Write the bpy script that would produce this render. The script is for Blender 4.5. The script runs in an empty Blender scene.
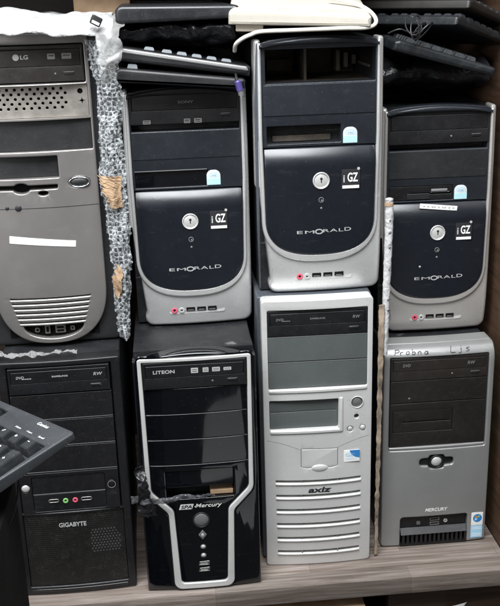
import bpy, bmesh, math, random
from mathutils import Vector, Matrix, noise
from mathutils.geometry import tessellate_polygon
random.seed(7)
R = math.radians
sc = bpy.context.scene
COL = sc.collection
H_CAM = 0.9556

# ------------------------------------------------------------------ materials
def nodes_of(m):
    m.use_nodes = True
    nt = m.node_tree
    return nt, nt.nodes['Principled BSDF']

def mat(name, col, rough=.45, metal=0, grain=0, grain_s=900, mottle=.06, mottle_s=14, rvar=.08,
        dust=0, dust_s=60, dust_col=(.45, .44, .42), coat=0, scratch=0, spec=.5, specks=0, speck_col=(.35, .33, .30), scuff=0, scuff_col=(.5, .5, .5)):
    m = bpy.data.materials.new(name)
    nt, b = nodes_of(m)
    N, L = nt.nodes, nt.links
    tc = N.new('ShaderNodeTexCoord')
    def nz(scale, det=4, rough_=.6):
        n = N.new('ShaderNodeTexNoise'); n.inputs['Scale'].default_value = scale
        n.inputs['Detail'].default_value = det; n.inputs['Roughness'].default_value = rough_
        L.new(tc.outputs['Object'], n.inputs['Vector']); return n
    n1 = nz(mottle_s)
    mr = N.new('ShaderNodeMapRange'); mr.inputs[1].default_value = .3; mr.inputs[2].default_value = .7
    mr.inputs[3].default_value = 1 - mottle * 2; mr.inputs[4].default_value = 1 + mottle * 2
    L.new(n1.outputs['Fac'], mr.inputs[0])
    mul = N.new('ShaderNodeMix'); mul.data_type = 'RGBA'; mul.blend_type = 'MULTIPLY'; mul.inputs[0].default_value = 1
    mul.inputs[6].default_value = (*col, 1); L.new(mr.outputs[0], mul.inputs[7])
    out = mul.outputs[2]
    rr = N.new('ShaderNodeMapRange'); rr.inputs[1].default_value = .3; rr.inputs[2].default_value = .7
    rr.inputs[3].default_value = max(.02, rough - rvar); rr.inputs[4].default_value = rough + rvar
    n2 = nz(mottle_s * 3.1, 6); L.new(n2.outputs['Fac'], rr.inputs[0])
    L.new(rr.outputs[0], b.inputs['Roughness'])
    if dust:
        n3 = nz(dust_s, 10, .75)
        n3b = nz(dust_s * 9, 3, .6)
        ad = N.new('ShaderNodeMath'); ad.operation = 'MULTIPLY'; L.new(n3.outputs['Fac'], ad.inputs[0]); L.new(n3b.outputs['Fac'], ad.inputs[1])
        dr = N.new('ShaderNodeMapRange'); dr.inputs[1].default_value = .27; dr.inputs[2].default_value = .5
        dr.inputs[3].default_value = 0; dr.inputs[4].default_value = dust
        L.new(ad.outputs[0], dr.inputs[0])
        mx = N.new('ShaderNodeMix'); mx.data_type = 'RGBA'; L.new(dr.outputs[0], mx.inputs[0])
        L.new(out, mx.inputs[6]); mx.inputs[7].default_value = (*dust_col, 1); out = mx.outputs[2]
    if scratch:
        mp = N.new('ShaderNodeMapping'); mp.inputs['Scale'].default_value = (12, 12, 160); mp.inputs['Rotation'].default_value = (.3, .9, .4)
        L.new(tc.outputs['Object'], mp.inputs['Vector'])
        n4 = N.new('ShaderNodeTexNoise'); n4.inputs['Scale'].default_value = 2.3; n4.inputs['Detail'].default_value = 8
        L.new(mp.outputs[0], n4.inputs['Vector'])
        sr = N.new('ShaderNodeMapRange'); sr.inputs[1].default_value = .66; sr.inputs[2].default_value = .74
        sr.inputs[3].default_value = 0; sr.inputs[4].default_value = scratch
        L.new(n4.outputs['Fac'], sr.inputs[0])
        mx2 = N.new('ShaderNodeMix'); mx2.data_type = 'RGBA'; L.new(sr.outputs[0], mx2.inputs[0])
        L.new(out, mx2.inputs[6]); mx2.inputs[7].default_value = (.5, .5, .5, 1); out = mx2.outputs[2]
    if specks:
        vo = N.new('ShaderNodeTexVoronoi'); vo.inputs['Scale'].default_value = 260; L.new(tc.outputs['Object'], vo.inputs['Vector'])
        a1 = N.new('ShaderNodeMapRange'); a1.inputs[1].default_value = .10; a1.inputs[2].default_value = .17; a1.inputs[3].default_value = 1; a1.inputs[4].default_value = 0
        L.new(vo.outputs['Distance'], a1.inputs[0])
        sr_ = N.new('ShaderNodeSeparateColor'); L.new(vo.outputs['Color'], sr_.inputs[0])
        a2 = N.new('ShaderNodeMapRange'); a2.inputs[1].default_value = .86; a2.inputs[2].default_value = 1; a2.inputs[3].default_value = 0; a2.inputs[4].default_value = specks
        L.new(sr_.outputs[0], a2.inputs[0])
        a3 = N.new('ShaderNodeMath'); a3.operation = 'MULTIPLY'; L.new(a1.outputs[0], a3.inputs[0]); L.new(a2.outputs[0], a3.inputs[1])
        mx3 = N.new('ShaderNodeMix'); mx3.data_type = 'RGBA'; L.new(a3.outputs[0], mx3.inputs[0]); L.new(out, mx3.inputs[6]); mx3.inputs[7].default_value = (*speck_col, 1); out = mx3.outputs[2]
    if scuff:
        mp3 = N.new('ShaderNodeMapping'); mp3.inputs['Scale'].default_value = (9, 9, 55); mp3.inputs['Rotation'].default_value = (0, 1.1, .2)
        L.new(tc.outputs['Object'], mp3.inputs['Vector'])
        n6 = N.new('ShaderNodeTexNoise'); n6.inputs['Scale'].default_value = 2.1; n6.inputs['Detail'].default_value = 9; n6.inputs['Roughness'].default_value = .7; L.new(mp3.outputs[0], n6.inputs['Vector'])
        q1 = N.new('ShaderNodeMapRange'); q1.inputs[1].default_value = .60; q1.inputs[2].default_value = .74; q1.inputs[3].default_value = 0; q1.inputs[4].default_value = scuff
        L.new(n6.outputs['Fac'], q1.inputs[0])
        mx4 = N.new('ShaderNodeMix'); mx4.data_type = 'RGBA'; L.new(q1.outputs[0], mx4.inputs[0]); L.new(out, mx4.inputs[6]); mx4.inputs[7].default_value = (*scuff_col, 1); out = mx4.outputs[2]
    L.new(out, b.inputs['Base Color'])
    b.inputs['Metallic'].default_value = metal
    b.inputs['Coat Weight'].default_value = coat
    b.inputs['Specular IOR Level'].default_value = spec
    if grain:
        n5 = nz(grain_s, 2); bp = N.new('ShaderNodeBump'); bp.inputs['Strength'].default_value = grain
        bp.inputs['Distance'].default_value = .0004
        L.new(n5.outputs['Fac'], bp.inputs['Height']); L.new(bp.outputs[0], b.inputs['Normal'])
    return m

M = {}
M['silver'] = mat('silver_plastic', (.66, .66, .65), .29, .5, .25, 1500, .05, 6, rvar=.07, dust=.25, dust_s=26, dust_col=(.33, .30, .26), specks=.6, speck_col=(.16, .13, .10), scuff=.18, scuff_col=(.36, .33, .29))
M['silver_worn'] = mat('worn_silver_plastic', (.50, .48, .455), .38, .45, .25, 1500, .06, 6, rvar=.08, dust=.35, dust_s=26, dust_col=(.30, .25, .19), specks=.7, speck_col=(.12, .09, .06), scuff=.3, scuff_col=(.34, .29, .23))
M['taupe'] = mat('taupe_plastic', (.28, .264, .252), .34, .55, .25, 1500, .06, 5, rvar=.07, dust=.15, dust_col=(.5, .48, .45), specks=.6, speck_col=(.5, .48, .44), scuff=.2, scuff_col=(.42, .40, .37))
M['white_silver'] = mat('pale_silver_plastic', (.65, .645, .63), .34, .25, .2, 1500, .05, 6, rvar=.07, dust=.25, dust_s=24, dust_col=(.36, .32, .27), specks=.7, speck_col=(.16, .13, .10), scuff=.28, scuff_col=(.42, .39, .35))
M['dull_silver'] = mat('dull_silver_plastic', (.33, .33, .325), .36, .5, .25, 1500, .05, 6, rvar=.07, dust=.2, dust_col=(.5, .47, .44), specks=.6, speck_col=(.16, .13, .10), scuff=.12, scuff_col=(.48, .46, .43))
M['navy'] = mat('navy_plastic', (.0145, .0175, .0225), .33, 0, .3, 1400, .08, 6, dust=.05, dust_s=90, specks=.30, scuff=.035, spec=.6)
M['door_navy'] = mat('door_navy_plastic', (.007, .009, .0135), .30, 0, .08, 1400, .08, 5, rvar=.05, dust=.02, dust_s=90, coat=.18, spec=.6, specks=.22, scuff=.03)
M['door_navy'].node_tree.nodes['Principled BSDF'].inputs['Coat Roughness'].default_value = .25
M['black'] = mat('black_plastic', (.008, .008, .009), .40, 0, .4, 1300, .1, 8, dust=.05, dust_s=80, specks=.22, scuff=.04)
M['charcoal'] = mat('charcoal_plastic', (.015, .016, .017), .46, 0, .4, 1300, .08, 8, dust=.05, dust_s=80, specks=.25, scuff=.04)
M['black_warm'] = mat('brownish_black_plastic', (.013, .0115, .010), .42, 0, .3, 1300, .08, 8, dust=.05, dust_s=80, specks=.25, scuff=.04)
M['gloss'] = mat('glossy_black_plastic', (.003, .0035, .005), .06, 0, 0, 900, .1, 10, rvar=.04, dust=.01, dust_s=120, coat=.6, specks=.20, scuff=.018)
M['steel'] = mat('black_painted_steel', (.016, .017, .019), .34, .2, .5, 1600, .12, 7, dust=.14, dust_s=60, scratch=.30)
M['blue_steel'] = mat('slate_painted_steel', (.075, .085, .10), .4, .2, .3, 1600, .1, 9, dust=.2)
M['bare_steel'] = mat('bare_steel_plate', (.46, .43, .39), .38, .75, .15, 900, .08, 20, dust=.3, dust_col=(.25, .2, .15))
M['dark_steel'] = mat('dusty_inner_steel', (.10, .085, .07), .55, .5, .2, 900, .2, 30, dust=.4, dust_col=(.2, .15, .1))
M['cavity'] = mat('dark_cavity', (.004, .004, .004), .75, 0, spec=.15)
M['green_grey'] = mat('greenish_grey_plastic', (.085, .098, .094), .45, 0, .3, 1400, .05, 10, dust=.08, specks=.4, scuff=.12, scuff_col=(.16, .17, .165))
M['drive'] = mat('drive_black_plastic', (.008, .009, .0105), .36, 0, .25, 1500, .1, 10, dust=.04, dust_s=80, specks=.25, scuff=.03)
M['drive_brown'] = mat('drive_brown_black_plastic', (.018, .015, .013), .38, 0, .25, 1500, .1, 10, dust=.05, dust_s=80)
M['btn'] = mat('silver_button_plastic', (.62, .62, .60), .32, .35, 0, 900, .05, 30)
M['btn_dark'] = mat('grey_button_plastic', (.16, .16, .16), .35, .2, 0, 900, .05, 30)
M['mirror'] = mat('chromed_trim', (.7, .7, .7), .15, .95, 0, 900, .05, 30)
M['print'] = mat('pale_grey_print', (.42, .42, .41), .5, 0)
M['print_dim'] = mat('dim_grey_print', (.17, .165, .16), .5, 0)
M['print_white'] = mat('white_print', (.78, .78, .76), .5, 0, dust=.2)
M['print_black'] = mat('black_print', (.02, .02, .022), .5, 0)
M['edge'] = mat('edge_highlight_plastic', (.20, .205, .21), .4, .1)  # edge highlights put into a paler colour; one eject button shares it
M['edge_dim'] = mat('dull_edge_plastic', (.06, .06, .062), .45, 0)
M['ink'] = mat('marker_ink', (.05, .05, .055), .5, 0, mottle=.2, mottle_s=200)
M['paper'] = mat('white_label_paper', (.80, .80, .78), .6, 0, .1, 500, .03, 40, dust=.12)
M['cyan'] = mat('cyan_label_print', (.42, .66, .70), .35, 0)
M['sticker_grey'] = mat('silver_label', (.60, .66, .68), .35, .1)
M['blue'] = mat('blue_label_print', (.03, .20, .50), .35, 0)
M['pale_blue'] = mat('pale_blue_label_print', (.35, .60, .78), .35, 0)
M['pink'] = mat('pink_jack_plastic', (.65, .10, .16), .4, 0)
M['green'] = mat('green_jack_plastic', (.22, .50, .16), .4, 0)
M['usb'] = mat('usb_port_metal', (.35, .34, .33), .35, .8)
M['orange'] = mat('orange_label_print', (.70, .25, .05), .35, 0)
M['white_key'] = mat('pale_grey_key_plastic', (.15, .165, .18), .4, 0, .2, specks=.3)
M['cream'] = mat('cream_plastic', (.50, .47, .41), .36, 0, .2, 900, .06, 8, dust=.25, dust_s=24, dust_col=(.36, .30, .22), specks=.5, speck_col=(.2, .16, .1), scuff=.15, scuff_col=(.4, .35, .27))
M['cream_dark'] = mat('aged_cream_plastic', (.52, .47, .39), .45, 0, .2, 900, .06, 10, dust=.3, dust_col=(.3, .25, .18))
M['cable_white'] = mat('white_cable_rubber', (.66, .62, .55), .45, 0)
M['cable_black'] = mat('black_cable_rubber', (.015, .015, .016), .45, 0)
M['purple'] = mat('purple_plug_plastic', (.07, .05, .20), .4, 0)
M['kb_black'] = mat('keyboard_black_plastic', (.034, .037, .041), .42, 0, .4, 1300, .06, 8, dust=.08, dust_s=90, specks=.35, scuff=.05)
M['kb_key'] = mat('keyboard_key_plastic', (.021, .023, .025), .42, 0, .25, 1300, .08, 20, dust=.08, dust_s=90, specks=.3)
M['grey_black'] = mat('graphite_plastic', (.018, .019, .021), .28, .1, .2, 900, .08, 10, dust=.08, specks=.3)
M['dark_key'] = mat('slate_key_plastic', (.022, .025, .028), .4, 0, .2, dust=.1)
M['slate_side'] = mat('slate_keyboard_plastic', (.012, .014, .016), .36, .1, .2, 900, .1, 10, dust=.10, specks=.3)

def cardboard():
    m = bpy.data.materials.new('cardboard'); nt, b = nodes_of(m); N, L = nt.nodes, nt.links
    tc = N.new('ShaderNodeTexCoord')
    n = N.new('ShaderNodeTexNoise'); n.inputs['Scale'].default_value = 30; n.inputs['Detail'].default_value = 9
    L.new(tc.outputs['Object'], n.inputs['Vector'])
    cr = N.new('ShaderNodeValToRGB')
    cr.color_ramp.elements[0].position = .3; cr.color_ramp.elements[0].color = (.30, .19, .11, 1)
    cr.color_ramp.elements[1].position = .75; cr.color_ramp.elements[1].color = (.50, .35, .22, 1)
    L.new(n.outputs['Fac'], cr.inputs[0]); L.new(cr.outputs[0], b.inputs['Base Color'])
    b.inputs['Roughness'].default_value = .8
    bp = N.new('ShaderNodeBump'); bp.inputs['Strength'].default_value = .5; bp.inputs['Distance'].default_value = .001
    L.new(n.outputs['Fac'], bp.inputs['Height']); L.new(bp.outputs[0], b.inputs['Normal'])
    return m
M['cardboard'] = cardboard()
M['floor'] = mat('grey_floor', (.03, .028, .026), .4, 0, .2, 300, .1, 3)
M['torn_card'] = mat('torn_card_paper', (.27, .21, .155), .8, 0, .6, 400, .4, 40, dust=.5, dust_s=60, dust_col=(.5, .46, .40))

def wood(name, c0, c1, c2, sx=(1.2, 26, 26), rough=.5, rot=(0, 0, 0)):
    m = bpy.data.materials.new(name); nt, b = nodes_of(m); N, L = nt.nodes, nt.links
    tc = N.new('ShaderNodeTexCoord'); mp = N.new('ShaderNodeMapping'); mp.inputs['Scale'].default_value = sx
    L.new(tc.outputs['Object'], mp.inputs['Vector'])
    n = N.new('ShaderNodeTexNoise'); n.inputs['Scale'].default_value = 3.2; n.inputs['Detail'].default_value = 10; n.inputs['Roughness'].default_value = .68
    n.inputs['Distortion'].default_value = .6
    L.new(mp.outputs[0], n.inputs['Vector'])
    cr = N.new('ShaderNodeValToRGB'); e = cr.color_ramp.elements
    e[0].position = .28; e[0].color = (*c0, 1); e[1].position = .72; e[1].color = (*c2, 1)
    k = e.new(.5); k.color = (*c1, 1)
    L.new(n.outputs['Fac'], cr.inputs[0])
    # staves: wide boards with slightly different tone
    mp2 = N.new('ShaderNodeMapping'); mp2.inputs['Scale'].default_value = (1, 1, 1); L.new(tc.outputs['Object'], mp2.inputs['Vector'])
    br = N.new('ShaderNodeTexBrick'); br.inputs['Scale'].default_value = 1; br.inputs['Brick Width'].default_value = .33
    br.inputs['Row Height'].default_value = .045; br.inputs['Mortar Size'].default_value = .0006; br.inputs['Bias'].default_value = 0
    br.inputs['Color1'].default_value = (.70, .70, .70, 1); br.inputs['Color2'].default_value = (1.08, 1.05, 1.03, 1); br.inputs['Mortar'].default_value = (.55, .52, .5, 1)
    L.new(mp2.outputs[0], br.inputs['Vector'])
    mx = N.new('ShaderNodeMix'); mx.data_type = 'RGBA'; mx.blend_type = 'MULTIPLY'; mx.inputs[0].default_value = .8
    L.new(cr.outputs[0], mx.inputs[6]); L.new(br.outputs['Color'], mx.inputs[7])
    L.new(mx.outputs[2], b.inputs['Base Color'])
    b.inputs['Roughness'].default_value = rough
    bp = N.new('ShaderNodeBump'); bp.inputs['Strength'].default_value = .3; bp.inputs['Distance'].default_value = .0008
    L.new(n.outputs['Fac'], bp.inputs['Height']); L.new(bp.outputs[0], b.inputs['Normal'])
    return m
M['grey_wood'] = wood('greyed_oak_laminate', (.085, .064, .052), (.205, .167, .143), (.40, .355, .325), (1.6, 34, 34))
M['brown_wood'] = wood('brown_wood_board', (.030, .017, .010), (.065, .037, .022), (.10, .060, .037), (2, 2, 22))
M['dark_wood'] = wood('dark_brown_board', (.020, .013, .009), (.035, .022, .015), (.055, .036, .025), (2, 2, 18))

def film(name, col, alpha, rough=.18, trans=0, bump=.4, bs=70):
    m = bpy.data.materials.new(name); nt, b = nodes_of(m); N, L = nt.nodes, nt.links
    tc = N.new('ShaderNodeTexCoord')
    n = N.new('ShaderNodeTexNoise'); n.inputs['Scale'].default_value = bs; n.inputs['Detail'].default_value = 6; n.inputs['Distortion'].default_value = 1.2
    L.new(tc.outputs['Object'], n.inputs['Vector'])
    b.inputs['Base Color'].default_value = (*col, 1); b.inputs['Roughness'].default_value = rough
    b.inputs['Transmission Weight'].default_value = trans
    b.inputs['Alpha'].default_value = alpha
    bp = N.new('ShaderNodeBump'); bp.inputs['Strength'].default_value = bump; bp.inputs['Distance'].default_value = .004
    L.new(n.outputs['Fac'], bp.inputs['Height']); L.new(bp.outputs[0], b.inputs['Normal'])
    return m
M['bubble'] = film('bubble_wrap_film', (.74, .78, .80), .30, .06, 0, 1.0, 260)
def bubble_nodes():
    nt = M['bubble'].node_tree; N, L = nt.nodes, nt.links; b = N['Principled BSDF']
    tc = N.new('ShaderNodeTexCoord'); v = N.new('ShaderNodeTexVoronoi'); v.feature = 'DISTANCE_TO_EDGE'; v.inputs['Scale'].default_value = 150; v.inputs['Randomness'].default_value = .55
    L.new(tc.outputs['Object'], v.inputs['Vector'])
    m1 = N.new('ShaderNodeMapRange'); m1.inputs[1].default_value = .0; m1.inputs[2].default_value = .22; m1.inputs[3].default_value = .75; m1.inputs[4].default_value = .13
    L.new(v.outputs['Distance'], m1.inputs[0])
    n = N.new('ShaderNodeTexNoise'); n.inputs['Scale'].default_value = 90; n.inputs['Detail'].default_value = 5; L.new(tc.outputs['Object'], n.inputs['Vector'])
    m2 = N.new('ShaderNodeMapRange'); m2.inputs[1].default_value = .35; m2.inputs[2].default_value = .65; m2.inputs[3].default_value = .35; m2.inputs[4].default_value = 1.15
    L.new(n.outputs['Fac'], m2.inputs[0])
    mm = N.new('ShaderNodeMath'); mm.operation = 'MULTIPLY'; mm.use_clamp = True; L.new(m1.outputs[0], mm.inputs[0]); L.new(m2.outputs[0], mm.inputs[1]); L.new(mm.outputs[0], b.inputs['Alpha'])
    old = [x for x in N if x.type == 'BUMP'][0]
    bp = N.new('ShaderNodeBump'); bp.inputs['Strength'].default_value = .6; bp.inputs['Distance'].default_value = .002
    L.new(v.outputs['Distance'], bp.inputs['Height']); L.new(old.outputs[0], bp.inputs['Normal']); L.new(bp.outputs[0], b.inputs['Normal'])
bubble_nodes()
M['bag'] = film('white_plastic_bag', (.62, .62, .62), .80, .25, 0, 1.0, 70)
M['clear_bag'] = film('cloudy_plastic_film', (.50, .50, .49), .30, .2, 0, .5, 40)
M['black_film'] = film('black_crinkled_film', (.012, .012, .014), 1, .16, 0, .6, 90)
M['smoke_film'] = film('smoky_clear_film', (.10, .10, .11), .6, .10, 0, .5, 80)

def steel_holes():
    return M['bare_steel']

# ------------------------------------------------------------------ object helpers
def link(name, me, m, parent=None, mod=None):
    o = bpy.data.objects.new(name, me); COL.objects.link(o)
    if m is not None:
        me.materials.clear(); me.materials.append(m)
    if parent is not None: o.parent = parent
    return o

def tag(o, label=None, cat=None, group=None, kind=None):
    if label: o['label'] = label
    if cat: o['category'] = cat
    if group: o['group'] = group
    if kind: o['kind'] = kind
    return o

def empty(name, loc, rz=0, rx=0):
    e = bpy.data.objects.new(name, None); COL.objects.link(e)
    e.empty_display_size = .05; e.location = loc; e.rotation_euler = (rx, 0, rz)
    return e

def rpoly(pts, seg=7):
    """closed outline from (x, z, r) corners, each rounded with radius r"""
    out = []
    n = len(pts)
    for i in range(n):
        p = Vector(pts[i][:2]); r = pts[i][2] if len(pts[i]) > 2 else 0
        a = Vector(pts[i - 1][:2]) - p; b = Vector(pts[(i + 1) % n][:2]) - p
        if r <= 0 or a.length < 1e-6 or b.length < 1e-6: out.append(tuple(p)); continue
        a2, b2 = a.normalized(), b.normalized()
        ang = a2.angle(b2)
        if ang > math.pi - .02: out.append(tuple(p)); continue
        d = min(r / math.tan(ang / 2), a.length * .49, b.length * .49); rr = d * math.tan(ang / 2)
        c = p + (a2 + b2).normalized() * (rr / math.sin(ang / 2))
        s, e = p + a2 * d, p + b2 * d
        v0, v1 = s - c, e - c
        tot = v0.angle_signed(v1)
        for k in range(seg + 1):
            t = -tot * k / seg
            w = Vector((v0.x * math.cos(t) - v0.y * math.sin(t), v0.x * math.sin(t) + v0.y * math.cos(t)))
            out.append(tuple(c + w))
    return out

def rr(cx, cz, w, h, r=1, seg=6):
    return rpoly([(cx - w/2, cz - h/2, r), (cx + w/2, cz - h/2, r), (cx + w/2, cz + h/2, r), (cx - w/2, cz + h/2, r)], seg)
def box2(x0, x1, z0, z1, r=1): return rr((x0+x1)/2, (z0+z1)/2, x1-x0, z1-z0, r, 4)
def ell(cx, cz, rx, rz=None, n=28, a0=0):
    rz = rz or rx
    return [(cx + rx*math.cos(a0 + 2*math.pi*i/n), cz + rz*math.sin(a0 + 2*math.pi*i/n)) for i in range(n)]

def area(p): return sum(p[i-1][0]*p[i][1] - p[i][0]*p[i-1][1] for i in range(len(p))) / 2
def inset(p, d):
    n = len(p); out = []
    for i in range(n):
        a = Vector(p[i]) - Vector(p[i-1]); b = Vector(p[(i+1) % n]) - Vector(p[i])
        if a.length < 1e-9 or b.length < 1e-9: out.append(p[i]); continue
        a.normalize(); b.normalize()
        n1 = Vector((-a.y, a.x)); n2 = Vector((-b.y, b.x))
        k = 1 + n1.dot(n2)
        m = (n1 + n2) / max(k, .35)
        out.append((p[i][0] + m.x*d, p[i][1] + m.y*d))
    return out

class MB:
    """collects plates, boxes and tubes (millimetres, local x right, y back, z up)"""
    def __init__(s, sx=1, sz=1): s.bm = bmesh.new(); s.sx, s.sz = sx, sz
    def _add(s, vs, fs):
        bv = [s.bm.verts.new(v) for v in vs]
        for f in fs:
            try: s.bm.faces.new([bv[i] for i in f])
            except ValueError: pass
        return bv
    def plate(s, outer, holes=(), y=0, t=2, bev=.5, seg=3, fn=None, step=None, back=True):
        def clean(p):
            q = []
            for a in p:
                if not q or (Vector(a) - Vector(q[-1])).length > 1e-4: q.append(a)
            if (Vector(q[0]) - Vector(q[-1])).length < 1e-4: q.pop()
            return q
        loops = [clean(outer)] + [clean(h) for h in holes]
        for i, l in enumerate(loops):
            a = area(l)
            if (i == 0) != (a > 0): loops[i] = l[::-1]
        levels = [(0, y + t)]
        if bev > 0:
            for k in range(seg + 1):
                a = k / seg * math.pi / 2
                levels.append((bev * (1 - math.cos(a)), y + bev * (1 - math.sin(a))))
        else: levels.append((0, y))
        bm = bmesh.new()
        ids = []
        for ins, yy in levels:
            lv = []
            for l in loops:
                lv.append([bm.verts.new((x * s.sx, yy, z * s.sz)) for x, z in (inset(l, ins) if ins else l)])
            ids.append(lv)
        for a, b in zip(ids, ids[1:]):
            for la, lb in zip(a, b):
                n = len(la)
                for i in range(n):
                    j = (i + 1) % n
                    try: bm.faces.new((la[i], la[j], lb[j], lb[i]))
                    except ValueError: pass
        def cap(lv, flip):
            polys = [[Vector((v.co.x, v.co.z, 0)) for v in l] for l in lv]
            flat = [v for l in lv for v in l]
            for tr in tessellate_polygon(polys):
                f = [flat[i] for i in tr]
                p = [Vector((v.co.x, v.co.z)) for v in f]
                ccw = (p[1]-p[0]).cross(p[2]-p[0]) > 0
                if ccw == flip: f = f[::-1]
                try: bm.faces.new(f)
                except ValueError: pass
        cap(ids[-1], False)
        if back: cap(ids[0], True)
        if fn is not None:
            xs = [v.co.x for v in bm.verts]; zs = [v.co.z for v in bm.verts]
            for ax, lo, hi in ((0, min(xs), max(xs)), (2, min(zs), max(zs))):
                stp = step[0] if ax == 0 else step[1]
                if not stp: continue
                k = lo + stp
                while k < hi - stp * .3:
                    co = [0, 0, 0]; co[ax] = k; no = [0, 0, 0]; no[ax] = 1
                    bmesh.ops.bisect_plane(bm, geom=bm.verts[:] + bm.edges[:] + bm.faces[:], plane_co=co, plane_no=no)
                    k += stp
            for v in bm.verts: v.co.y += fn(v.co.x, v.co.z)
        me = bpy.data.meshes.new('t'); bm.to_mesh(me); bm.free()
        s.bm.from_mesh(me); bpy.data.meshes.remove(me)
        return s
    def box(s, x0, x1, y0, y1, z0, z1, bev=0):
        if bev: return s.plate(box2(x0, x1, z0, z1, bev*.8), (), y0, y1 - y0, bev)
        a, b = s.sx, s.sz
        vs = [(x*a, y, z*b) for x in (x0, x1) for y in (y0, y1) for z in (z0, z1)]
        s._add(vs, [(0,1,3,2), (4,6,7,5), (0,4,5,1), (2,3,7,6), (0,2,6,4), (1,5,7,3)])
        return s
    def dome(s, cx, cz, rx, rz, y, h, n=24, rings=6, p=1):
        """raised domed button, base plane y, rising towards the viewer by h"""
        vs = []; fs = []
        for k in range(rings):
            a = k / rings * math.pi / 2
            for i in range(n):
                t = 2*math.pi*i/n
                vs.append(((cx + rx*math.cos(a)*math.cos(t))*s.sx, y - h*math.sin(a)**p, (cz + rz*math.cos(a)*math.sin(t))*s.sz))
        vs.append((cx*s.sx, y - h, cz*s.sz))
        for k in range(rings - 1):
            for i in range(n):
                j = (i+1) % n
                fs.append((k*n+i, k*n+j, (k+1)*n+j, (k+1)*n+i))
        for i in range(n): fs.append(((rings-1)*n+i, (rings-1)*n+(i+1) % n, rings*n))
        s._add(vs, fs); return s
    def tube(s, pts, r, n=10, smooth=6, caps=True):
        P = [Vector(p) for p in pts]
        if smooth and len(P) > 2:
            Q = []
            for i in range(len(P) - 1):
                p0, p1, p2, p3 = P[max(i-1, 0)], P[i], P[i+1], P[min(i+2, len(P)-1)]
                for k in range(smooth):
                    t = k / smooth
                    Q.append(.5*((2*p1) + (p2-p0)*t + (2*p0-5*p1+4*p2-p3)*t*t + (3*p1-p0-3*p2+p3)*t**3))
            Q.append(P[-1]); P = Q
        vs = []; up = Vector((0, 0, 1))
        prev = None
        for i, p in enumerate(P):
            d = (P[min(i+1, len(P)-1)] - P[max(i-1, 0)]).normalized()
            if prev is None:
                u = d.orthogonal().normalized()
            else:
                u = (prev - d*prev.dot(d)).normalized()
            prev = u; w = d.cross(u)
            rad = r(i / (len(P)-1)) if callable(r) else r
            for k in range(n):
                a = 2*math.pi*k/n
                vs.append(tuple(p + u*rad*math.cos(a) + w*rad*math.sin(a)))
        fs = []
        for i in range(len(P)-1):
            for k in range(n):
                j = (k+1) % n
                fs.append((i*n+k, i*n+j, (i+1)*n+j, (i+1)*n+k))
        if caps: fs += [tuple(range(n))[::-1], tuple(range((len(P)-1)*n, len(P)*n))]
        s._add(vs, fs); return s
    def build(s, name, m, parent=None, loc=(0, 0, 0), rot=None, scale=.001, ang=32, recalc=True):
        if recalc: bmesh.ops.recalc_face_normals(s.bm, faces=s.bm.faces[:])
        for v in s.bm.verts: v.co *= scale
        me = bpy.data.meshes.new(name); s.bm.to_mesh(me); s.bm.free()
        for p in me.polygons: p.use_smooth = True
        me.set_sharp_from_angle(angle=R(ang))
        o = link(name, me, M[m] if isinstance(m, str) else m, parent)
        o.location = loc
        if rot: o.rotation_euler = rot
        return o

def lettering(text, cx, cz, w, h, y, m, parent, name='lettering', shear=0, bold=0, thick=.25, rot=0, yfn=None, spacing=1.0):
    cu = bpy.data.curves.new(name, 'FONT'); cu.body = text; cu.shear = shear; cu.extrude = 0.02; cu.offset = bold
    cu.space_character = spacing; cu.resolution_u = 4
    tmp = bpy.data.objects.new('t', cu); COL.objects.link(tmp)
    dg = bpy.context.evaluated_depsgraph_get(); dg.update()
    me = bpy.data.meshes.new_from_object(tmp.evaluated_get(dg)); bpy.data.objects.remove(tmp); bpy.data.curves.remove(cu)
    xs = [v.co.x for v in me.vertices]; ys = [v.co.y for v in me.vertices]
    x0, x1, y0, y1 = min(xs), max(xs), min(ys), max(ys)
    for v in me.vertices:
        lx = ((v.co.x - x0)/(x1-x0) - .5) * w; lz = ((v.co.y - y0)/(y1-y0) - .5) * h
        ca, sa = math.cos(rot), math.sin(rot)
        X = cx + lx*ca - lz*sa; Z = cz + lx*sa + lz*ca
        Y = y - thick * (1 if v.co.z > 0 else 0) + (yfn(X, Z) if yfn else 0)
        v.co = (X*.001, Y*.001, Z*.001)
    return link(name, me, M[m], parent)

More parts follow.
